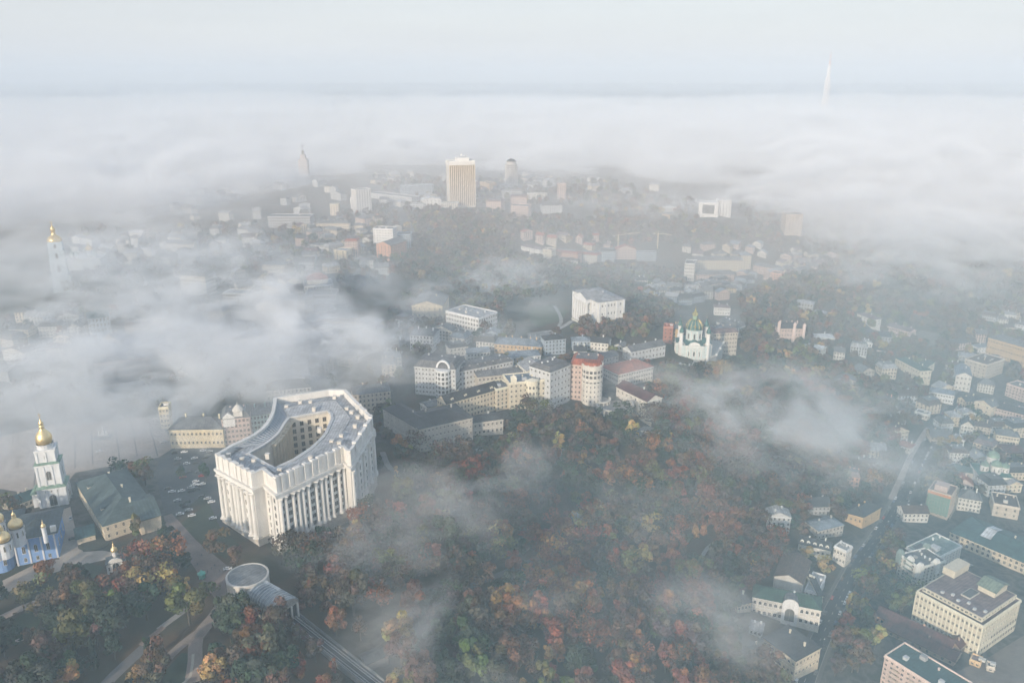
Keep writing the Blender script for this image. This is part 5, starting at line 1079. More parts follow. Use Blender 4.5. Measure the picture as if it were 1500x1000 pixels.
def ribbon(name, pix, width, col, lift, label, off=0.0, keep=True, edge=0.0, world=False, kind='structure'):
    P = polyline(pix, world=world); mb = MB(); k = len(P); nv = 3 if width < 9 else 5; rows = []
    for i, p in enumerate(P):
        a, b = P[max(i-1,0)], P[min(i+1,k-1)]; L = math.dist(a, b) or 1; nx, ny = -(b[1]-a[1])/L, (b[0]-a[0])/L
        row = []
        for j in range(nv):
            o = off + (j/(nv-1)-.5)*width; x, y = p[0]+nx*o, p[1]+ny*o; row.append((x, y, H(x, y) + lift))
        rows.append(row)
        if keep: ROADS.append((p[0]+nx*off, p[1]+ny*off, width/2 + 1.5))
    for i in range(k - 1):
        for j in range(nv - 1): mb.poly([rows[i][j], rows[i][j+1], rows[i+1][j+1], rows[i+1][j]][::-1])
        if edge:
            for j in (0, nv-1):
                A, B = rows[i][j], rows[i+1][j]; Q = [A, B, (B[0],B[1],B[2]-edge), (A[0],A[1],A[2]-edge)]; mb.poly(Q if j == 0 else Q[::-1])
    return tag(mb.build(name, M['paving'], None, col), label, kind=kind), P
OPEN = []
def square(*a, **k):
    o, P = drape(*a, **k); OPEN.append(P); return o
square('square', [(-60,706),(40,722),(95,712),(110,692),(165,682),(232,670),(256,655),(232,611),(150,611),(60,625),(-60,655)], (.40,.335,.29), .12, 'paved square beyond the gate tower')
for pix in ([(110,634),(110,686)],[(134,629),(136,680)],[(168,616),(176,678)],[(192,612),(201,668)],[(217,614),(231,668)],[(84,640),(82,700)],[(56,644),(50,712)]): ribbon('paving', pix, .9, (.16,.14,.13), .17, 'dark paving band across the square', keep=False)
for pix in ([(50,650),(236,630)],[(44,668),(242,644)],[(36,690),(250,660)],[(60,636),(232,620)]): ribbon('paving', pix, .45, (.22,.19,.17), .165, 'thin cross band in the square paving', keep=False)
square('street', [(236,670),(262,660),(335,655),(352,690),(338,775),(322,772),(300,722),(252,762),(238,742),(228,690)], (.085,.085,.088), .13, 'asphalt car park between square and horseshoe building')
square('street', [(-60,655),(60,624),(235,609),(233,602),(60,608),(-60,635)], (.10,.10,.10), .12, 'misty street along the far side of the square')
square('path', [(58,758),(86,748),(103,742),(110,772),(122,808),(150,806),(182,812),(186,822),(160,818),(110,830),(88,822),(78,786)], (.40,.35,.30), .12, 'pale monastery yard')
square('path', [(-20,862),(60,822),(95,818),(88,836),(40,852),(-20,885)], (.40,.34,.29), .14, 'brick walk under the blue cathedral')
square('path', [(184,838),(206,832),(204,844),(192,850),(183,848)], (.36,.30,.26), .13, 'small forecourt of the white chapel')
square('path', [(234,757),(252,752),(288,792),(330,826),(346,842),(338,878),(322,886),(304,862),(272,812),(246,776)], (.21,.17,.155), .14, 'broad brown walk down to the funicular station')
ribbon('path', [(332,876),(312,905),(288,934),(286,965),(280,1010)], 6.5, (.27,.22,.19), .16, 'sandy park path below the station')
ribbon('path', [(296,922),(262,948),(226,985),(195,1020)], 4.5, (.24,.20,.175), .17, 'side path running to the lower park corner')
ribbon('path', [(276,890),(232,922)], 3.2, (.28,.27,.26), .15, 'grey park stairs')
ribbon('path', [(218,942),(166,990),(140,1020)], 5.5, (.13,.13,.135), .15, 'dark stepped terrace walk')
ribbon('path', [(240,918),(206,945)], 3, (.24,.18,.15), .16, 'short brown link path')
ribbon('path', [(0,906),(26,893),(54,882)], 5, (.34,.29,.26), .15, 'walk at the left edge of the park')
ribbon('path', [(168,904),(128,920)], 1.6, (.34,.33,.32), .3, 'thin pale edging in the park')
ribbon('path', [(56,929),(20,940)], 2.2, (.45,.41,.38), .25, 'bright short path in the park')
ribbon('path', [(283,958),(279,990),(262,1005)], 1.2, (.42,.38,.33), .3, 'curved pale edging of the flower garden')
ribbon('path', [(548,945),(600,905),(640,882),(690,858),(740,838),(800,812)], 3.0, (.10,.10,.10), .18, 'misty path slanting through the wood')
ribbon('path', [(1024,826),(1030,812),(1037,802),(1050,793)], 2.4, (.34,.35,.36), .3, 'curved pale path in the rust coloured wood')
ribbon('path', [(690,660),(740,652),(790,668),(830,660)], 5, (.24,.24,.24), .18, 'drive below the barrack block')
ribbon('path', [(560,662),(580,690),(640,668)], 4, (.20,.20,.20), .18, 'lane curling round the barrack block')
square('path', [(772,488),(800,484),(816,496),(808,520),(776,512)], (.22,.22,.22), .12, 'marked car park beyond the ochre building')
for i in range(5): ribbon('marking', [(776+i*8,489+i*.5),(782+i*6.5,510+i*1.2)], .5, (.55,.55,.55), .17, 'white bay line in the car park', keep=False)
square('lawn', [(776,452),(806,446),(832,456),(824,468),(790,480),(776,470)], (.055,.075,.038), .12, 'lawn in front of the museum')
ribbon('path', [(838,470),(818,482),(796,486)], 5, (.36,.35,.34), .2, 'pale path to the museum')
ribbon('path', [(812,448),(822,470),(806,492)], 4, (.30,.30,.29), .2, 'path crossing the museum lawn')
square('lawn', [(10,912),(46,892),(62,902),(52,926),(18,936)], (.030,.055,.025), .13, 'dark lawn at the left edge of the park')
square('lawn', [(98,836),(128,824),(152,830),(140,846),(102,850)], (.035,.05,.028), .13, 'round lawn by the chapel')
square('lawn', [(240,985),(266,956),(284,958),(280,992),(258,1010),(236,1010)], (.028,.05,.03), .13, 'flower garden lawn below the path')
square('lawn', [(262,768),(300,800),(330,818),(352,800),(328,776),(306,736)], (.05,.06,.035), .12, 'grass beside the car park')
square('lawn', [(1336,490),(1350,484),(1376,488),(1382,500),(1360,508),(1338,502)], (.16,.15,.12), .2, 'bare round arena under the hill')
fx, fy = on_ground(137, 798)
mb = MB(); mb.lathe([(8.2, .1), (8.2, .5), (7.5, .55), (6.5, .9), (.01, 1.2)], fx, fy, H(fx, fy), 28, sy=.72); tag(mb.build('flower_bed', M['stone'], None, (.05,.055,.045)), 'dark oval flower bed in the monastery yard', 'flower bed'); KEEP.append((fx, fy, 9))
# the lower street
ST = [(1168,1030),(1188,972),(1211,916),(1249,840),(1283,790),(1305,757),(1322,728),(1339,690),(1357,654),(1374,627),(1392,601),(1410,577),(1428,552)]
ribbon('pavement', ST, 15.5, (.12,.115,.11), .28, 'pavements of the lower street', edge=.0)
ribbon('road', ST, 10.5, (.045,.048,.054), .34, 'asphalt of the lower street')
for o in (-5.4, 5.4): ribbon('kerb', ST, .35, (.24,.235,.23), .46, 'stone kerb of the lower street', off=o, keep=False, edge=.14)
mb = MB(); P = polyline(ST, 5.0)
for i in range(0, len(P) - 1, 2):
    a, b = P[i], P[i+1]; L = math.dist(a, b); nx, ny = -(b[1]-a[1])/L*.1, (b[0]-a[0])/L*.1; c = (a[0]+(b[0]-a[0])*.55, a[1]+(b[1]-a[1])*.55)
    mb.poly([(a[0]-nx,a[1]-ny,H(*a)+.40),(a[0]+nx,a[1]+ny,H(*a)+.40),(c[0]+nx,c[1]+ny,H(*c)+.40),(c[0]-nx,c[1]-ny,H(*c)+.40)][::-1])
tag(mb.build('road_marking', M['paving'], None, (.60,.60,.58)), 'white centre dashes on the lower street', kind='structure')
ribbon('path', [(1374,632),(1352,668),(1338,700),(1322,738)], 5, (.42,.37,.33), .42, 'pale walk on the right of the lower street', off=-9)
ribbon('road', [(1322,735),(1345,748),(1400,752),(1500,742)], 7, (.09,.09,.09), .36, 'side street behind the scaffolded house')
ribbon('road', [(1225,890),(1285,905),(1290,885)], 4, (.12,.11,.10), .36, 'yard lane off the lower street')
square('path', [(1398,985),(1452,960),(1500,930),(1560,950),(1560,1060),(1410,1060)], (.17,.145,.13), .14, 'bare yard in front of the hotel')
square('path', [(1388,850),(1420,826),(1436,834),(1404,862)], (.07,.07,.07), .3, 'asphalt courtyard between hotel and teal hall')
# ------------------------------------------------------------------ small park structures
x, y = on_ground(296, 846); root = tag(empty('kiosk', (x, y, H(x, y))), 'little mint green kiosk on the walk to the funicular', 'kiosk'); KEEP.append((x, y, 3))
mb = MB()
for i in range(6): a = math.pi*i/3; mb.bar((1.7*math.cos(a),1.7*math.sin(a),0),(1.7*math.cos(a),1.7*math.sin(a),2.8),.14,6)
mb.lathe([(1.55,.1),(1.55,1.1),(.01,1.12)],0,0,0,6); mb.build('stall', M['paint'], root, (.13,.42,.33))
mb = MB(); mb.lathe([(2.3,2.75),(2.3,2.95),(1.2,3.7),(.35,4.3),(.3,4.8),(.01,5.1)],0,0,0,6); mb.build('roof', M['paint'], root, (.12,.46,.36))
x, y = on_ground(846, 759); root = tag(empty('shed', (x, y, H(x, y)), R(-30)), 'small white roofed shed alone in the misty wood', 'shed'); KEEP.append((x, y, 6))
mb = MB(); mb.box(-4,4,-2,2,-1,3); mb.build('wall', M['plaster'], root, C['lightgrey']); mb = MB(); gr_ = MB(); gable_roof(gr_, 8, 4, 3, 1.2, .5); mb.v = [(a-4,b-2,c) for a,b,c in gr_.v]; mb.f, mb.m = gr_.f, gr_.m; mb.build('roof', M['roof'], root, C['rwhite'])
x, y = on_ground(1052, 905)
x, y = on_ground(548, 966); root = tag(empty('shed', (x, y, H(x, y)), R(35)), 'low dark roofed shed beside the funicular in the wood', 'shed'); KEEP.append((x, y, 7))
mb = MB(); mb.box(-6,6,-4,4,-3,3); mb.build('wall', M['plaster'], root, (.16,.16,.16)); mb = MB(); gr_ = MB(); gable_roof(gr_, 12, 8, 3, 1.6, .5); mb.v = [(a-6,b-4,c) for a,b,c in gr_.v]; mb.f, mb.m = gr_.f, gr_.m; mb.build('roof', M['roof'], root, (.05,.06,.065))
# ------------------------------------------------------------------ trees
nr = np.random.default_rng(5)
def crown(seed, n, shape='round', size=.95, keep=1.0):
    """leaf clumps through the volume of a crown of radius 1, height 1.0 (base at 0); returns quads and their tints"""
    g = np.random.default_rng(seed)
    if shape == 'cone':
        t = g.random(n) ** .7; rad = (1 - t) * (.75 + .25 * np.sin(t * 40)); a = g.random(n) * 6.283; rr = rad * np.sqrt(g.uniform(.35, 1, n)); c = np.stack([rr*np.cos(a), rr*np.sin(a), t], 1); d = np.stack([np.cos(a), np.sin(a), np.full(n, .5)], 1); tint = np.ones((n, 3))
    else:
        K = g.integers(9, 14); a = g.random(K) * 6.283; zz = np.linspace(.18, .82, K) + g.uniform(-.06, .06, K); rr = np.sqrt(np.clip(1 - ((zz - .45) / .58) ** 2, .05, 1)) * g.uniform(.35, .68, K); bc = np.stack([rr*np.cos(a), rr*np.sin(a), zz], 1); br = g.uniform(.26, .44, K)
        bt = g.uniform(.74, 1.26, (K, 1)) * (1 + g.uniform(-.17, .17, (K, 3)))
        w = br ** 2; k = g.choice(K, n, p=w / w.sum()); d = g.normal(size=(n, 3)); d[:, 2] += .25; d /= np.linalg.norm(d, axis=1)[:, None]
        r = br[k] * g.uniform(.72, 1.08, n); c = bc[k] + d * r[:, None] * np.array([1, 1, .42 if shape == 'round' else .3]); tint = bt[k]
    nrm = d + g.normal(size=(n, 3)) * .42; nrm /= np.linalg.norm(nrm, axis=1)[:, None]
    u = np.cross(nrm, g.normal(size=(n, 3))); u /= np.linalg.norm(u, axis=1)[:, None]; v = np.cross(nrm, u); s = size * g.uniform(.6, 1.35, (n, 1))
    return c, u, v, s, tint * g.uniform(.84, 1.16, (n, 1))
def quads_of(c, u, v, s, sc, pos):
    """scale the unit crown to (radius, radius, height) and return its quad corners in metres"""
    c = c * np.array([sc[0], sc[0], sc[1]]) + np.array(pos); q = np.stack([c - u*s*.5 - v*s*.5, c + u*s*.5 - v*s*.35, c + u*s*.4 + v*s*.5, c - u*s*.5 + v*s*.4], 1)
    return q.reshape(-1, 3)
def leaf_mesh(name, V, T):
    me = np_mesh(name, V, np.arange(len(V)).reshape(-1, 4)); at_ = me.color_attributes.new('leaf', 'FLOAT_COLOR', 'POINT')
    col = np.ones((len(V), 4), np.float32); col[:, :3] = np.repeat(T, 4, axis=0); at_.data.foreach_set('color', col.ravel()); me.materials.append(M['foliage']); return me
KINDS = []                                                    # (crown mesh, trunk mesh) for trees 14 m tall, crown radius 5.2
def trunk_mesh(seed, h, cone=False):
    g = random.Random(seed); mb = MB(); mb.bar((0,0,-1.5),(0,0,h*.45),.34,7,0,.24); mb.bar((0,0,h*.45),(g.uniform(-.4,.4),g.uniform(-.4,.4),h*.85),.24,6,0,.06)
    if not cone:
        for i in range(6):
            a = i * 1.1 + g.random(); z = h*(.28+.07*i); mb.bar((0,0,z),(2.9*math.cos(a),2.9*math.sin(a),z+h*.2),.13,5,0,.03)
    return mb.mesh('trunk', [M['bark']])
for s in range(7):
    c, u, v, sz, T = crown(100 + s, 1250, 'round', .66); KINDS.append((leaf_mesh('crown', quads_of(c, u, v, sz, (5.2, 10.8), (0, 0, 3.4)), T), trunk_mesh(s, 14)))
for s in range(2):
    c, u, v, sz, T = crown(200 + s, 700, 'tall', .72); KINDS.append((leaf_mesh('crown', quads_of(c, u, v, sz, (2.9, 13), (0, 0, 2.4)), T), trunk_mesh(20 + s, 15)))
c, u, v, sz, T = crown(300, 800, 'cone', .7); KINDS.append((leaf_mesh('crown', quads_of(c, u, v, sz, (3.2, 14), (0, 0, 1.2)), T), trunk_mesh(30, 15, True)))
c, u, v, sz, T = crown(310, 230, 'round', .55); mb = MB(); g_ = random.Random(9); mb.bar((0,0,-1.5),(0,0,6),.34,7,0,.24); mb.bar((0,0,6),(.4,.2,12.5),.24,6,0,.05)
for i in range(22):
    a = i * 2.4; z = 4 + i * .36; r = 4.4 - i * .12; e = (r*math.cos(a)*.7, r*math.sin(a)*.7, z + 2.4); mb.bar((0,0,z), e, .13, 5, 0, .07); mb.bar(e, (r*math.cos(a+.3)*1.1, r*math.sin(a+.3)*1.1, z + 4), .07, 4, 0, .02); mb.bar(e, (r*math.cos(a-.4), r*math.sin(a-.4), z + 4.4), .06, 4, 0, .02)
KINDS.append((leaf_mesh('crown', quads_of(c, u, v, sz, (5.0, 10), (0, 0, 3.6)), T), mb.mesh('trunk', [M['bark']])))
TC = dict(rust=(.155,.064,.038), red=(.165,.060,.042), brown=(.098,.062,.042), dull=(.074,.062,.050), orange=(.23,.115,.05), yellow=(.33,.27,.10), ochre=(.26,.19,.075), green=(.040,.064,.034), dark=(.022,.042,.030), olive=(.10,.105,.042))
TC = {k: tuple((c * .88 + q * .12) * 1.38 for c, q in zip(v, (.095, .07, .045))) for k, v in TC.items()}
def tree(x, y, s, col, kind, label, group=None, name='autumn_tree'):
    g = random.Random(int(x * 31 + y * 17)); t = tag(empty(name, (x, y, H(x, y)), g.random() * 6.28), label, 'tree', group); t.scale = (s * g.uniform(.88, 1.12), s * g.uniform(.88, 1.12), s * g.uniform(.88, 1.1))
    j = g.uniform(.82, 1.18); cr, tr = KINDS[kind]; link('crown', cr, None, t, tuple(c * j * g.uniform(.92, 1.08) for c in TC[col])); link('trunk', tr, None, t, (.09, .075, .06)); KEEP.append((x, y, 2.4 * s)); return t
STAR = [ # trees the photo singles out: pixel of the crown, size, colour, kind, label
 (655,778,1.75,'green',0,'big green tree with yellow top standing alone in the mist'), (652,752,.8,'yellow',1,'yellow crown rising behind the big green tree'), (627,738,1.2,'rust',2,'rust red tree left above the big green tree'), (684,728,1.1,'red',3,'red tree right above the big green tree'),
 (582,692,.95,'yellow',7,'pale yellow upright tree by the barrack corner'), (601,660,.9,'ochre',8,'slim yellow tree in front of the barrack corner'), (641,702,.95,'ochre',4,'pale yellow bush like tree below the barrack'), (818,645,1.25,'yellow',5,'yellow tree above the orange pair under the terraces'), (815,660,1.0,'orange',1,'orange tree in front of the yellow tree under the terraces'), (835,657,.8,'red',2,'small red tree right of the orange tree'),
 (926,634,1.25,'yellow',0,'yellow green tree hiding the round terrace'), (981,638,.8,'yellow',6,'small yellow tree right of the ring pergola'), (793,680,1.0,'red',3,'red tree on the misty upper slope'), (826,700,.9,'rust',7,'narrow rust tree on the upper slope'), (875,700,1.2,'rust',1,'broad rust tree with pale patch on the upper slope'),
 (918,748,.7,'orange',8,'small glowing orange tree beside the clearing'), (1000,740,1.2,'rust',4,'rust tree right of the clearing'), (1022,735,.9,'orange',2,'orange branched tree right of the clearing'), (893,780,1.25,'rust',5,'rust tree at the heart of the wood'), (898,820,1.3,'red',0,'dark red tree low in the wood'), (928,810,1.1,'ochre',6,'olive yellow tree between dark red trees'), (990,820,1.35,'rust',3,'big rust tree near the curved path'), (1018,830,1.2,'orange',1,'bright orange tree beside the curved path'), (832,813,1.15,'orange',2,'orange topped tree by the slanting path'), (750,820,1.2,'rust',4,'rust tree at the bend of the slanting path'), (795,812,.75,'yellow',8,'small yellow tree on the slanting path'), (775,835,1.0,'orange',5,'orange tree below the slanting path'), (818,838,1.1,'orange',0,'copper tree low beside the slanting path'),
 (1103,830,1.0,'yellow',7,'tall yellow tree behind the white palace'), (1100,750,.8,'ochre',1,'pale yellow tree on the dark lower slope'), (1284,930,1.2,'ochre',2,'yellow green tree on the street corner by the maroon range'), (1308,858,1.0,'olive',3,'olive tree before the turreted block'),
 (66,833,1.25,'orange',4,'copper tree against the blue cathedral'), (118,838,.85,'green',5,'round green tree in the chapel lawn'), (82,900,1.35,'dark',6,'dark green tree in the monastery park'), (232,845,1.2,'rust',0,'red brown tree beside the bare white birch trunk'), (215,805,1.15,'ochre',1,'yellow tree behind the little chapel'), (275,855,.8,'yellow',7,'small yellow tree next to the mint kiosk'), (160,880,1.2,'olive',2,'olive yellow tree below the chapel'), (198,770,1.0,'olive',3,'thin yellow tree by the blank gable'), (180,890,1.3,'green',4,'wide green tree in the middle of the park'), (365,905,1.35,'rust',5,'rust tree in front of the funicular roof'), (390,925,1.2,'rust',6,'second rust tree under the funicular roof'), (492,910,1.1,'rust',0,'rust tree beside the funicular track'), (430,790,1.05,'brown',1,'bare brown tree at the white building corner'), (470,785,1.2,'dark',2,'dark tree under the white columns'), (515,775,1.1,'ochre',3,'yellow brown tree under the right wing'), (345,812,1.0,'brown',4,'brown tree between walk and columns'), (110,960,1.1,'dark',9,'dark fir in the lower park'), (135,955,1.05,'dark',9,'second dark fir right of the first in the lower park'), (100,985,1.1,'ochre',5,'yellow tree at the foot of the firs'), (200,992,.9,'ochre',6,'pale tree at the bottom end of the terrace walk'), (265,690,.8,'dark',0,'dark tree before the yellow mansion'), (300,690,.85,'dark',1,'second dark tree before the yellow mansion'), (210,690,1.2,'brown',2,'brown tree on the square corner by the green roofs'), (1300,622,.9,'orange',3,'orange tree beside the pink hillside villa'), (240,770,.9,'dark',9,'dark fir next to the blank cream gable')]
for px, py, s, col, kd, lab in STAR:
    hh = 8.5 * s; x, y = on_ground(px, py)                    # the pixel names the middle of the crown: walk towards the camera until it fits
    for _ in range(6):
        q = proj(x, y, H(x, y) + hh); y -= (py - q[1]) * 0.0 + (q[1] - py) * -1 * 0.0; gx, gy = at(px, py, H(x, y) + hh); x, y = gx, gy
    tree(x, y, s, col, kd, lab, name='fir_tree' if kd == 9 else 'autumn_tree')
ROADA = np.array(ROADS)
def free(x, y, pad):
    if ((ROADA[:, 0] - x) ** 2 + (ROADA[:, 1] - y) ** 2 < (ROADA[:, 2] + pad) ** 2).any(): return False
    return not taken(x, y, pad) and not any(in_poly((x, y), q) for q in OPEN)
WOODS = [ # region polygon on the ground (photo pixels), spacing, palette, where-phrase, share of plots planted
 ([(548,668),(700,648),(760,610),(850,618),(960,648),(1060,560),(1180,522),(1262,560),(1330,640),(1318,700),(1240,762),(1190,775),(1130,830),(1088,880),(1060,930),(1085,960),(1150,1000),(1170,1060),(380,1060),(420,960),(385,905),(440,865),(400,815),(440,785),(520,752)], 8.8, 'F', 'on the wooded slope', .97),
 ([(-60,896),(62,876),(104,862),(150,850),(220,800),(262,800),(320,890),(270,925),(240,1060),(-60,1060)], 8.4, 'P', 'in the monastery park', .64),
 ([(300,905),(330,890),(370,900),(425,960),(440,1060),(292,1060)], 7.6, 'P', 'below the funicular station', .97),
 ([(240,775),(330,830),(345,815),(310,745),(290,760)], 9, 'P', 'by the broad walk', .5),
 ([(0,752),(60,765),(50,780),(0,770)], 8, 'P', 'behind the blue cathedral', .6), ([(150,690),(235,700),(250,760),(238,790),(200,740)], 9, 'P', 'along the green roofed range', .55),
 ([(1240,790),(1190,905),(1110,905),(1040,880),(1140,820)], 9, 'S', 'behind the street houses', .75), ([(1262,800),(1320,740),(1312,850),(1340,895),(1285,890),(1270,1000),(1215,1000)], 7.5, 'S', 'along the lower street', .95), ([(1090,930),(1130,985),(1180,1000),(1150,1040),(1060,960)], 9, 'S', 'in the lower yards', .85), ([(1385,850),(1420,822),(1440,832),(1410,858)], 7, 'S', 'in the hotel courtyard', .5), ([(1340,735),(1400,745),(1500,735),(1500,752),(1400,760),(1345,770)], 8, 'S', 'behind the teal hall', .6), ([(1280,880),(1345,895),(1345,915),(1280,905)], 6, 'S', 'between range and hotel', .8), ([(1400,955),(1480,915),(1520,880),(1560,900),(1500,950),(1430,985)], 9, 'S', 'before the hotel', .5), ([(1320,735),(1340,705),(1400,700),(1450,720),(1450,745),(1400,740)], 8, 'S', 'around the scaffolded house', .9),
 ([(1360,650),(1400,600),(1500,620),(1500,700),(1440,700),(1400,705),(1345,700)], 9, 'S', 'in the gardens by the lower church', .62), ([(1330,640),(1270,580),(1240,500),(1440,440),(1560,450),(1560,560),(1420,560),(1380,600)], 8.6, 'H', 'among the hillside houses', .72),
 ([(590,305),(700,312),(900,332),(1060,335),(1150,350),(1010,362),(960,358),(760,352),(752,376),(930,392),(1010,402),(1000,436),(982,470),(940,462),(925,440),(830,420),(760,410),(700,420),(600,410),(560,400),(610,350)], 10.5, 'H', 'in the ravine', .97),
 ([(1080,440),(1180,396),(1250,360),(1560,380),(1560,455),(1440,440),(1240,495),(1230,530),(1080,520),(1090,470)], 9.5, 'H', 'on the misty hill', .95), ([(920,425),(990,455),(975,480),(940,500),(860,500),(830,485),(800,520),(780,525),(850,478),(918,472)], 8.6, 'H', 'beside the museum', .95), ([(700,480),(760,420),(830,430),(740,450),(760,520),(700,500)], 11, 'H', 'on the green', .85), ([(380,345),(560,300),(600,340),(560,420),(480,450),(380,430)], 15, 'H', 'between the hill houses', .55), ([(960,545),(1060,538),(1180,522),(1060,560),(960,648),(850,618),(890,612),(930,600)], 9, 'F', 'under the church terrace', .95), ([(560,480),(600,440),(640,420),(840,398),(830,428),(740,440),(720,500),(560,545)], 11, 'H', 'around the white block', .45), ([(690,560),(760,520),(840,510),(960,520),(960,545),(880,540),(700,575)], 10, 'H', 'behind the castle like house', .5), ([(200,600),(240,590),(400,560),(560,560),(560,575),(400,580),(240,612)], 12, 'H', 'behind the yellow mansion', .5), ([(545,260),(900,268),(1000,300),(700,302),(560,282)], 16, 'H', 'on the skyline ridge', .6), ([(100,340),(390,330),(390,440),(90,440)], 17, 'H', 'in the fog by the bell tower', .5), ([(560,560),(590,640),(550,660),(545,600)], 8, 'S', 'under the right wing', .8), ([(430,470),(620,500),(600,560),(520,560),(430,540)], 15, 'H', 'between roofs', .4), ([(0,470),(300,440),(380,500),(240,590),(0,600)], 17, 'H', 'in the fogbound quarter', .5), ([(880,290),(1020,300),(1020,330),(860,330)], 13, 'H', 'on the far hill', .8), ([(1080,300),(1300,300),(1300,350),(1180,390),(1100,340)], 13, 'H', 'on the far hill', .8)]
PAL = dict(F=[('rust',1.6),('red',.6),('brown',5),('dull',5),('orange',.6),('ochre',.5),('green',1.0),('dark',3.0),('olive',1.2)], P=[('rust',1.2),('brown',3),('dull',2),('orange',.6),('ochre',1.0),('green',2.4),('dark',4),('olive',1.6)], S=[('brown',4),('dull',4),('rust',.8),('ochre',.8),('dark',1.5),('olive',1.6)], H=[('brown',5),('dull',6),('dark',2.5),('rust',.7),('ochre',.5),('olive',1.6)])
WORD = dict(rust='rust coloured', red='deep red', brown='brown', dull='dull grey brown', orange='orange', ochre='yellow ochre', green='green', dark='dark green', olive='olive green')
plots = []
for poly, sp, pal, where, share in WOODS:
    W_ = [on_ground(*p) for p in poly]; xs, ys = [p[0] for p in W_], [p[1] for p in W_]; names, wts = zip(*PAL[pal]); wts = np.array(wts) / sum(wts)
    for gy in np.arange(max(min(ys), 200), max(ys), sp):
        for gx in np.arange(min(xs), max(xs), sp):
            x, y = gx + nr.uniform(-.42, .42) * sp, gy + nr.uniform(-.42, .42) * sp
            if nr.random() > share or not in_poly((x, y), W_): continue
            q = proj(x, y, H(x, y))
            if q[0] < -70 or q[0] > 1570 or q[1] > 1075: continue
            if not free(x, y, 2.0): continue
            cl = mnoise.noise(Vector((x / 58, y / 58, 3.0)))      # like colours stand together
            ww = wts.copy(); ix = {n_: i for i, n_ in enumerate(names)}
            for n_ in ('rust', 'red', 'orange'):
                if n_ in ix: ww[ix[n_]] *= math.exp(4.4 * cl + (.7 if pal == 'F' and 770 < q[0] < 1080 and q[1] > 640 else -.9))
            for n_ in ('green', 'dark', 'olive'):
                if n_ in ix: ww[ix[n_]] *= math.exp(-2.4 * cl)
            plots.append((q[1], x, y, str(nr.choice(names, p=ww / ww.sum())), where, nr.uniform(.62, 1.55) * (.74 if pal == 'H' or (pal == 'S' and q[1] < 720) else 1)))
plots.sort(key=lambda p: -p[0])
plots = [p for p in plots if p[4] not in ('among the hillside houses', 'on the misty hill') or nr.random() < .72]
near = [p for p in plots if p[0] < 1040][:268]; nk = set((p[1], p[2]) for p in near)
for _, x, y, col, where, s in near:
    kd = int(nr.choice(10, p=[.125]*7 + [.045, .045, .035])); kd = 9 if kd == 9 and col == 'dark' else kd % 9
    if col in ('dull', 'brown', 'rust') and nr.random() < .28: kd = 10
    tree(x, y, s * 1.22, col, kd, f"{'small' if s < .78 else 'tall' if s > 1.1 else 'middling'} {WORD[col]} tree {where}", f"{WORD[col]} trees {where}", 'fir_tree' if kd == 9 else 'autumn_tree')
rest = [p for p in plots if (p[1], p[2]) not in nk]
PROT = [crown(400 + s, (520, 520, 440, 520, 300, 560)[s], 'round' if s != 3 else 'tall', .9) for s in range(6)]; FARP = [crown(500 + s, 130, 'round', 1.0) for s in range(6)]
def wood(label, items):
    Vs, Ts = [], []
    for _, x, y, col, where, s in items:
        far = y > 750; c, u, v, sz, T = (FARP if far else PROT)[int(nr.integers(6))]; a = nr.random() * 6.28; ca, sa = math.cos(a), math.sin(a); rot = np.array([[ca, sa, 0], [-sa, ca, 0], [0, 0, 1]])
        rad, hh = 6.6 * s * nr.uniform(.85, 1.15), 11.5 * s * nr.uniform(.85, 1.1); Vs.append(quads_of(c @ rot, u @ rot, v @ rot, sz * (2.3 if far else 1.2), (rad, hh), (x, y, H(x, y) + 3.0 * s))); Ts.append(T * np.array(TC[col]) * nr.uniform(.82, 1.18))
    if Vs: o = link('woods', leaf_mesh('woods', np.concatenate(Vs), np.concatenate(Ts)), None, None, (1, 1, 1)); tag(o, label, 'woods', kind='stuff')
wood('autumn wood covering the slope and the streets beyond the single trees', [p for p in rest if p[2] < 750])
wood('brown woods and garden trees farther off in the haze', [p for p in rest if p[2] >= 750])
print('trees', len(plots), len(near))
import collections
# ------------------------------------------------------------------ cars, people, lamps
def car_meshes():
    prof = [(-2.2,.35),(2.15,.35),(2.2,.75),(1.35,.95),(.75,1.42),(-1.2,1.45),(-1.85,1.0),(-2.2,.95)]; mb = MB(); k = len(prof)
    for s in (-1, 1):
        P = [(x, s * (.85 if z < 1 else .68), z) for x, z in prof]; mb.poly(P if s < 0 else P[::-1])
    for i in range(k):
        a, b = prof[i], prof[(i+1) % k]; wa, wb = (.85 if a[1] < 1 else .68), (.85 if b[1] < 1 else .68); mb.poly([(a[0],-wa,a[1]),(a[0],wa,a[1]),(b[0],wb,b[1]),(b[0],-wb,b[1])])
    body = mb.mesh('car_body', [M['paint']])
    mb = MB(); mb.poly([(1.30,-.7,1.0),(1.30,.7,1.0),(.80,.6,1.40),(.80,-.6,1.40)]); mb.poly([(-1.80,.7,1.05),(-1.80,-.7,1.05),(-1.24,-.6,1.43),(-1.24,.6,1.43)])
    for s in (-1, 1): P = [(-1.55,s*.80,1.02),(1.15,s*.80,1.0),(.68,s*.71,1.36),(-1.15,s*.71,1.38)]; mb.poly(P if s < 0 else P[::-1])
    mb.v = [(x*1.005, y*1.02, z+.012) for x, y, z in mb.v]; glass = mb.mesh('car_window', [M['pane']])
    mb = MB(); mb.bar((0,-.1,0),(0,.1,0),.32,10); return body, glass, mb.mesh('wheel', [M['cloth']])
CB, CG, CWH = car_meshes()
CC = dict(white=(.74,.74,.74), silver=(.45,.46,.47), black=(.02,.02,.023), grey=(.13,.135,.14), red=(.32,.03,.03), blue=(.05,.09,.20), brown=(.12,.08,.06))
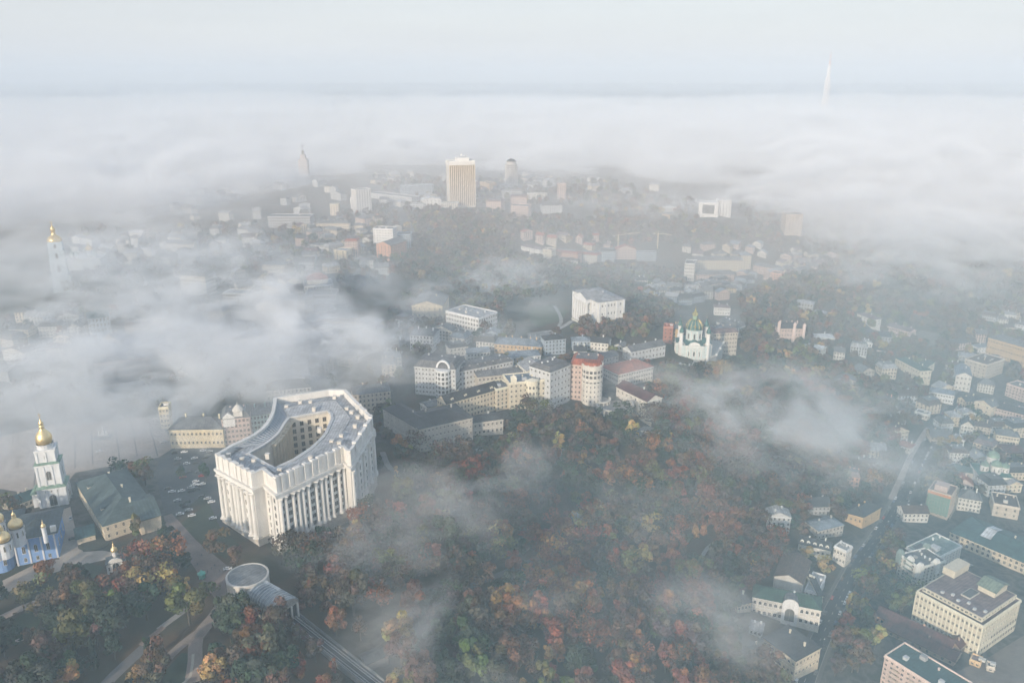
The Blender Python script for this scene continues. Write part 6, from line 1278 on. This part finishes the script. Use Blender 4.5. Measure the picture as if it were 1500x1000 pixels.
def car(x, y, rz, col, label, group):
    o = link('parked_car', None); o.location = (x, y, H(x, y) + .45 if x > 100 else H(x, y) + .2); o.rotation_euler = (0, 0, rz); tag(o, label, 'car', group)
    link('car_body', CB, None, o, CC[col]); link('car_window', CG, None, o)
    for wx in (-1.35, 1.38):
        for wy in (-.8, .8): q = link('wheel', CWH, None, o, (.015,.015,.016)); q.location = (wx, wy, .32)
rnd = random.Random(3)
LOT = [(1350,415),(1305,465),(1300,500),(1370,500),(1435,495),(1385,560),(1340,600),(1455,560),(1425,655),(1445,685),(1480,650),(1230,680),(1260,705),(1300,770),(1335,765),(1340,800),(1360,815),(1385,840),(1320,870),(1405,880),(1480,740),(1420,570),(1455,490),(1250,690),(1330,700),(1370,780),(1400,700),(1480,590)]
LOT = [(x/5, 580 + y/5) for x, y in LOT] + [(269,663),(298,661),(305,668),(285,672),(293,691),(300,690),(307,662),(312,760),(318,759),(298,727),(304,731),(310,736),(240,640+8),(334,834),(287,706),(280,715),(300,672),(277,662),(256,664)]
LC = ['white','silver','black','white','black','black','red','grey','white','grey','white','grey','white','silver','white','black','black','silver','white','white','grey']
done = []
for i, (px, py) in enumerate(LOT):
    x, y = on_ground(px, py)
    if any(math.dist((x, y), q) < 3.2 for q in done): continue
    done.append((x, y)); col = LC[i % len(LC)]
    if (px, py) == (334, 834): car(x, y, .3, 'white', 'white car waiting alone on the walk near the funicular station', None or 'cars beside the horseshoe building'); continue
    car(x, y, R(18) + rnd.uniform(-.12, .12) + (math.pi if rnd.random() < .5 else 0), col, f'{col} car on the asphalt lot beside the horseshoe building', 'cars beside the horseshoe building')
for side, p_, w_ in ((-4.1, .62, 'on the left kerb'), (4.1, .80, 'on the right kerb')):
    P = polyline(ST, 6.2)
    for i in range(1, len(P) - 1):
        if rnd.random() > p_: continue
        a, b = P[i-1], P[i+1]; L = math.dist(a, b); x, y = P[i][0] - (b[1]-a[1])/L*-side, P[i][1] + (b[0]-a[0])/L*-side; q = proj(x, y, H(x, y))
        if q[1] > 1005: continue
        col = rnd.choice(['white','white','silver','black','grey','grey','blue','red','brown','black']); car(x, y, math.atan2(b[1]-a[1], b[0]-a[0]), col, f'{col} car parked {w_} of the lower street', 'cars parked along the lower street')
for px, py, col, lab in ((1416,742,'white','white van like car in the yard by the brown tiled house'), (1432,744,'white','second white car in the yard by the brown tiled house'), (1158,815,'white','white car parked above the brown roofed house'), (1412,822,'grey','grey car in the hotel courtyard'), (1420,829,'silver','silver car in the hotel courtyard'), (544,742,'white','white car under the right wing of the horseshoe'), (146,662,'white','white car crossing the misty square'), (178,612,'white','white car in the misty street'), (128,606,'white','pale car nearly lost in fog'), (104,760,'silver','grey car in the monastery yard'), (107,790,'black','black car in the monastery yard'), (792,497,'grey','grey car in the marked car park'), (800,503,'white','white car in the marked car park')):
    x, y = on_ground(px, py); car(x, y, rnd.uniform(0, 6.28), col, lab, None)
# people: one standing figure grown from a skeleton, copied
def person_mesh():
    me = bpy.data.meshes.new('person'); V = [(0,0,.92),(0,0,1.15),(0,.01,1.40),(0,0,1.50),(0,-.02,1.66),(0,-.01,1.74),(.19,0,1.40),(.25,-.02,1.13),(.26,-.10,.88),(-.19,0,1.40),(-.25,.03,1.13),(-.26,-.02,.86),(.10,0,.88),(.11,-.08,.48),(.11,-.05,.07),(.11,-.19,.04),(-.10,0,.88),(-.11,.06,.48),(-.11,.16,.07),(-.11,.02,.04)]
    E = [(0,1),(1,2),(2,3),(3,4),(4,5),(2,6),(6,7),(7,8),(2,9),(9,10),(10,11),(0,12),(12,13),(13,14),(14,15),(0,16),(16,17),(17,18),(18,19)]
    Rr = [.16,.15,.17,.06,.105,.08,.075,.055,.04,.075,.055,.04,.095,.07,.05,.045,.095,.07,.05,.045]
    me.from_pydata(V, E, []); o = bpy.data.objects.new('tmp', me); COL.objects.link(o); m = o.modifiers.new('skin', 'SKIN')
    for i, r in enumerate(Rr): me.skin_vertices[0].data[i].radius = (r, r * .8)
    me.skin_vertices[0].data[0].use_root = True; sb = o.modifiers.new('sub', 'SUBSURF'); sb.levels = sb.render_levels = 1
    dg = bpy.context.evaluated_depsgraph_get(); out = bpy.data.meshes.new_from_object(o.evaluated_get(dg)); bpy.data.objects.remove(o); out.name = 'person'; out.materials.clear(); out.materials.append(M['cloth']); return out
PM = person_mesh()
for i, (px, py, lab) in enumerate([(262,790,'person in dark clothes walking on the upper end of the broad walk'), (268,802,'person in black coat walking below the upper walker'), (283,822,'person in grey at the middle of the broad walk'), (296,815,'person in dark jacket near the trees of the walk'), (299,836,'person standing close to the mint kiosk'), (304,839,'person in black beside the kiosk group'), (310,834,'person in blue jacket near the white car'), (322,838,'person in dark coat right by the white car'), (315,830,'person in grey coat behind the white car'), (246,768,'person walking by the green roofed wing'), (243,752,'person in dark clothes at the car park edge'), (309,872,'person in black on the station forecourt'), (256,776,'person in grey trousers on the upper walk'), (290,828,'person in beige on the walk before the kiosk')]):
    x, y = on_ground(px, py); o = link('person', PM, None, None, [(.03,.03,.035),(.05,.06,.09),(.16,.16,.17),(.03,.04,.07),(.25,.20,.15)][i % 5]); o.location = (x, y, H(x, y) + .15); o.rotation_euler = (0, 0, rnd.uniform(0, 6.28)); tag(o, lab, 'person', 'people on the walk to the funicular')
# lamp posts
lm = MB(); lm.bar((0,0,0),(0,0,5.2),.10,6,0,.06); lm.bar((0,0,0),(0,0,.8),.18,6); LP = lm.mesh('post', [M['paint']]); lm = MB(); lm.lathe([(.001,-.3),(.28,-.15),(.34,.1),(.2,.3),(.001,.36)],0,0,5.4,10); LG = lm.mesh('globe', [M['paint']])
for px, py, lab in [(816,778,'park lamp with white globe in the misty clearing'), (685,812,'park lamp with white globe below the big green tree'), (862,757,'park lamp near the white roofed shed'), (309,806,'park lamp beside the broad walk'), (262,818,'park lamp among the park trees'), (36,885,'lamp post on the walk at the frame edge'), (52,902,'dark lamp post by the edge lawn'), (1300,772,'lamp post at the street corner'), (1330,742,'lamp post by the scaffolded house'), (1232,890,'lamp post on the street below the palace'), (1206,946,'lamp post near the street bottom'), (1270,826,'lamp post halfway along the street')]:
    x, y = on_ground(px, py); o = link('street_lamp' if px > 1000 else 'park_lamp', None); o.location = (x, y, H(x, y)); tag(o, lab, 'lamp post'); link('post', LP, None, o, (.05,.05,.055)); link('globe', LG, None, o, (.76,.76,.74))
# benches in the park
mb = MB(); mb.box(-.9,.9,-.22,.22,.40,.46,bottom=True); SE = mb.mesh('seat', [M['bark']]); mb = MB(); mb.box(-.9,.9,.20,.26,.5,.9,bottom=True); BK = mb.mesh('backrest', [M['bark']]); mb = MB(); mb.box(-.04,.04,-.2,.22,0,.40); LGm = mb.mesh('leg', [M['paint']])
for px, py, rz, lab in ((22,900,20,'dark bench on the edge walk'), (318,898,-60,'bench beside the sandy park path'), (302,868,40,'bench on the station forecourt')):
    x, y = on_ground(px, py); o = link('bench', None); o.location = (x, y, H(x, y) + .15); o.rotation_euler = (0, 0, R(rz)); tag(o, lab, 'bench'); link('seat', SE, None, o, (.12,.08,.05)); link('backrest', BK, None, o, (.12,.08,.05))
    for s in (-.75, .75): q = link('leg', LGm, None, o, (.04,.04,.04)); q.location = (s, 0, 0)
# ------------------------------------------------------------------ air and fog
def volume_mat(name, step):
    m = bpy.data.materials.new(name); m.use_nodes = True; n, l = m.node_tree.nodes, m.node_tree.links
    for q in [q for q in n if q.type == 'BSDF_PRINCIPLED']: n.remove(q)
    v = n.new('ShaderNodeVolumePrincipled'); l.new(v.outputs[0], [q for q in n if q.type == 'OUTPUT_MATERIAL'][0].inputs['Volume'])
    v.inputs['Anisotropy'].default_value = -0.2
    m.cycles.volume_step_rate = step
    return m, n, l, v
hm, n, l, v = volume_mat('haze', 1.0)
v.inputs['Color'].default_value = (0.775, 0.88, 0.975, 1); v.inputs['Density'].default_value = 1.9e-4; v.inputs['Anisotropy'].default_value = -0.12
mb = MB(); mb.box(-15000, 15000, -250, 16000, -95, 405, bottom=True)
tag(mb.build('haze', hm), 'thin blue haze over the whole town', 'haze', kind='stuff')

# drifting fog banks: an ellipsoid each, eaten into by billowing noise
fm, n, l, v = volume_mat('fog', 0.65)
def math_(op, a, b=None, c=None, clamp=False):
    q = n.new('ShaderNodeMath'); q.operation = op; q.use_clamp = clamp
    for i, t in enumerate((a, b, c)):
        if t is None: continue
        if isinstance(t, (int, float)): q.inputs[i].default_value = t
        else: l.new(t, q.inputs[i])
    return q.outputs[0]
tc = n.new('ShaderNodeTexCoord'); geo = n.new('ShaderNodeNewGeometry')
ln = n.new('ShaderNodeVectorMath'); ln.operation = 'LENGTH'; l.new(tc.outputs['Object'], ln.inputs[0])
mp = n.new('ShaderNodeMapping'); mp.inputs['Scale'].default_value = (1, 1, 2.2); l.new(geo.outputs['Position'], mp.inputs['Vector'])
nz = n.new('ShaderNodeTexNoise'); nz.inputs['Scale'].default_value = 1 / 62.0; nz.inputs['Detail'].default_value = 6.0; nz.inputs['Roughness'].default_value = 0.66; nz.inputs['Distortion'].default_value = 0.5
l.new(mp.outputs[0], nz.inputs['Vector'])
ad = n.new('ShaderNodeAttribute'); ad.attribute_type = 'OBJECT'; ad.attribute_name = 'thickness'
ae = n.new('ShaderNodeAttribute'); ae.attribute_type = 'OBJECT'; ae.attribute_name = 'raggedness'
ac = n.new('ShaderNodeAttribute'); ac.attribute_type = 'OBJECT'; ac.attribute_name = 'tearing'
r2 = math_('MULTIPLY', ln.outputs['Value'], ln.outputs['Value'])
fall = math_('SUBTRACT', 1.0, r2, clamp=True)                       # 1 in the core, 0 at the skin
nn = math_('MULTIPLY', math_('SUBTRACT', nz.outputs['Fac'], 0.5), ae.outputs['Fac'])
den = math_('MULTIPLY', math_('ADD', nn, math_('SUBTRACT', fall, ac.outputs['Fac'])), 1.5, clamp=True)
den = math_('MULTIPLY', den, fall)
l.new(math_('MULTIPLY', den, ad.outputs['Fac']), v.inputs['Density'])
v.inputs['Color'].default_value = (0.93, 0.965, 1.0, 1)
mb = MB(); prof = [(1.02 * math.cos(t) if abs(t) < 1.57 else 0.001, 1.02 * math.sin(t)) for t in [(-math.pi / 2 + math.pi * i / 10) for i in range(11)]]
mb.lathe(prof, n=20); FOGME = mb.mesh('fog_bank', [fm])
def fog(px, py, z, wpx, depth, hz, dens, rag=5.0, tear=0.25, rot=0.0):
    """a bank centred where the pixel's ray meets height z; width in photo pixels, depth and height in metres"""
    x, y = at(px, py, z); d = y * CP - (z - CZ) * SP
    o = link('fog', FOGME); o.location = (x, y, z); o.scale = (wpx / FPX * d / 2, depth / 2, hz / 2); o.rotation_euler = (0, 0, R(rot))
    o['thickness'], o['raggedness'], o['tearing'] = dens, rag, tear
    return tag(o, 'pale drifting fog bank', 'fog', 'fog banks drifting over the town', 'stuff')
FOGS = [ # px py z widthpx depth height density ragged tear
 (335,528,22, 720,230,84,0.030,5,.12), (90,540,24, 480,170,70,0.022,5,.2), (490,495,30, 320,150,70,0.020,6,.3), (170,592,8, 640,130,40,0.018,6,.28), (380,560,14,420,110,44,0.014,6,.35), (60,600,12,300,120,40,0.010,7,.4),
 (270,445,35, 520,220,80,0.016,6,.25), (70,410,35, 380,300,90,0.006,7,.3), (420,450,36,320,180,80,0.015,6,.3), (180,370,50, 640,420,110,0.006,7,.3), (330,395,40,420,240,70,0.005,8,.4),
 (725,408,0, 220,160,60,0.016,8,.45), (590,440,20,340,180,60,0.008,8,.5), (690,500,10,380,200,50,0.006,9,.6), (480,400,30,300,200,60,0.005,8,.5),
 (1130,600,-14, 560,240,70,0.012,6,.3), (1260,660,-48, 360,200,50,0.006,6,.3), (820,770,-34, 900,420,70,0.0010,5,.0), (1010,575,0, 330,140,50,0.009,7,.4), (900,545,8,260,100,36,0.005,7,.5),
 (600,735,5, 400,150,60,0.010,10,.9), (700,690,0,300,150,50,0.010,10,.95), (575,855,0, 400,120,60,0.011,10,.85), (730,890,-18,420,110,50,0.007,10,.9), (1050,925,-50, 300,100,60,0.014,8,.5), (640,975,-15,460,90,50,0.008,10,.85),
 (900,730,-30,560,160,50,0.004,10,.9), (770,455,-5,260,140,40,0.007,7,.3), (1240,650,-50,560,240,60,0.006,9,.7), (460,800,0,260,80,40,0.006,9,.8),
 (1410,345,10, 520,380,120,0.013,6,.2), (1190,300,20, 560,330,90,0.009,7,.3), (1330,400,-5,420,260,80,0.006,8,.45), (110,635,8, 620,190,36,0.020,5,.15), (330,620,20, 260,60,40,0.010,6,.3), (60,480,25,420,160,60,0.010,6,.35), (130,290,50,620,500,110,0.006,6,.25), (960,300,20,420,260,70,0.005,8,.4), (1000,480,-20,300,160,60,0.005,9,.6),
]
for a in FOGS: fog(*a)
# the sea of fog beyond the town
sm, n, l, v = volume_mat('fog_sea', 0.06)
geo = n.new('ShaderNodeNewGeometry'); sx = n.new('ShaderNodeSeparateXYZ'); l.new(geo.outputs['Position'], sx.inputs[0])
def nse(scale, det, ys=1.0):
    mp = n.new('ShaderNodeMapping'); mp.inputs['Scale'].default_value = (1, ys, 1.0); l.new(geo.outputs['Position'], mp.inputs['Vector'])
    z = n.new('ShaderNodeTexNoise'); z.inputs['Scale'].default_value = scale; z.inputs['Detail'].default_value = det; z.inputs['Roughness'].default_value = 0.55
    l.new(mp.outputs[0], z.inputs['Vector']); return z.outputs['Fac']
big = math_('SUBTRACT', nse(1 / 700.0, 2.0), 0.5); small = math_('SUBTRACT', nse(1 / 170.0, 4.0, 1.25), 0.5)
def sstep(a, b, val):
    q = n.new('ShaderNodeMapRange'); q.interpolation_type = 'SMOOTHSTEP'; q.inputs['From Min'].default_value = a; q.inputs['From Max'].default_value = b; l.new(val, q.inputs['Value']); return q.outputs[0]
X_, Y_, Z_ = sx.outputs['X'], sx.outputs['Y'], sx.outputs['Z']
edge = math_('ADD', math_('MULTIPLY', sstep(-260, -760, X_), -950.0), math_('MULTIPLY', sstep(200, 600, X_), -800.0))
edge = math_('ADD', math_('ADD', edge, 1780.0), math_('MULTIPLY', big, -1000.0))
rise = math_('MULTIPLY', math_('SUBTRACT', Y_, edge), 1 / 480.0, clamp=True)                      # thin ragged near edge, full beyond
top = math_('ADD', math_('MULTIPLY', rise, 172.0), -130.0)
top = math_('ADD', top, math_('ADD', math_('MULTIPLY', big, 150.0), math_('MULTIPLY', small, 230.0)))
huge = math_('MULTIPLY', math_('SUBTRACT', nse(1 / 2600.0, 3.0, 0.7), 0.5), 330.0)
top = math_('ADD', top, math_('MULTIPLY', huge, sstep(2200, 4200, Y_)))
dd = math_('MULTIPLY', math_('SUBTRACT', top, Z_), 1 / 32.0, clamp=True)
far_y = math_('ADD', Y_, math_('MULTIPLY', math_('ADD', big, small), 4500.0))
dd = math_('MULTIPLY', dd, math_('ADD', math_('MULTIPLY', sstep(10000, 3600, far_y), 0.78), 0.22))                                                 # and clears again far out
ramp = math_('ADD', math_('MULTIPLY', sstep(420, 1000, Y_), 0.00050), math_('MULTIPLY', sstep(1000, 1900, Y_), 0.0010))
wisp = math_('ADD', math_('MULTIPLY', small, 2.6), 1.0)                                            # the ground mist between the houses is uneven
veil = math_('MULTIPLY', math_('MULTIPLY', math_('ADD', ramp, 0.00066), sstep(140, -10, Z_)), math_('MULTIPLY', wisp, sstep(7600, 4200, Y_)))
l.new(math_('ADD', math_('MULTIPLY', dd, 0.018), veil), v.inputs['Density'])
cm = n.new('ShaderNodeMix'); cm.data_type = 'RGBA'; cm.inputs['A'].default_value = (0.40, 0.72, 0.88, 1); cm.inputs['B'].default_value = (0.93, 0.965, 1.0, 1)
l.new(sstep(350, 1250, Y_), cm.inputs['Factor']); l.new(cm.outputs['Result'], v.inputs['Color'])  # teal shadow tone of the near slope, put into the mist's colour
mb = MB(); mb.box(-7000, 7000, 150, 9600, -94, 190, bottom=True)
tag(mb.build('fog', sm), 'sea of fog covering everything beyond the town', 'fog', kind='stuff')
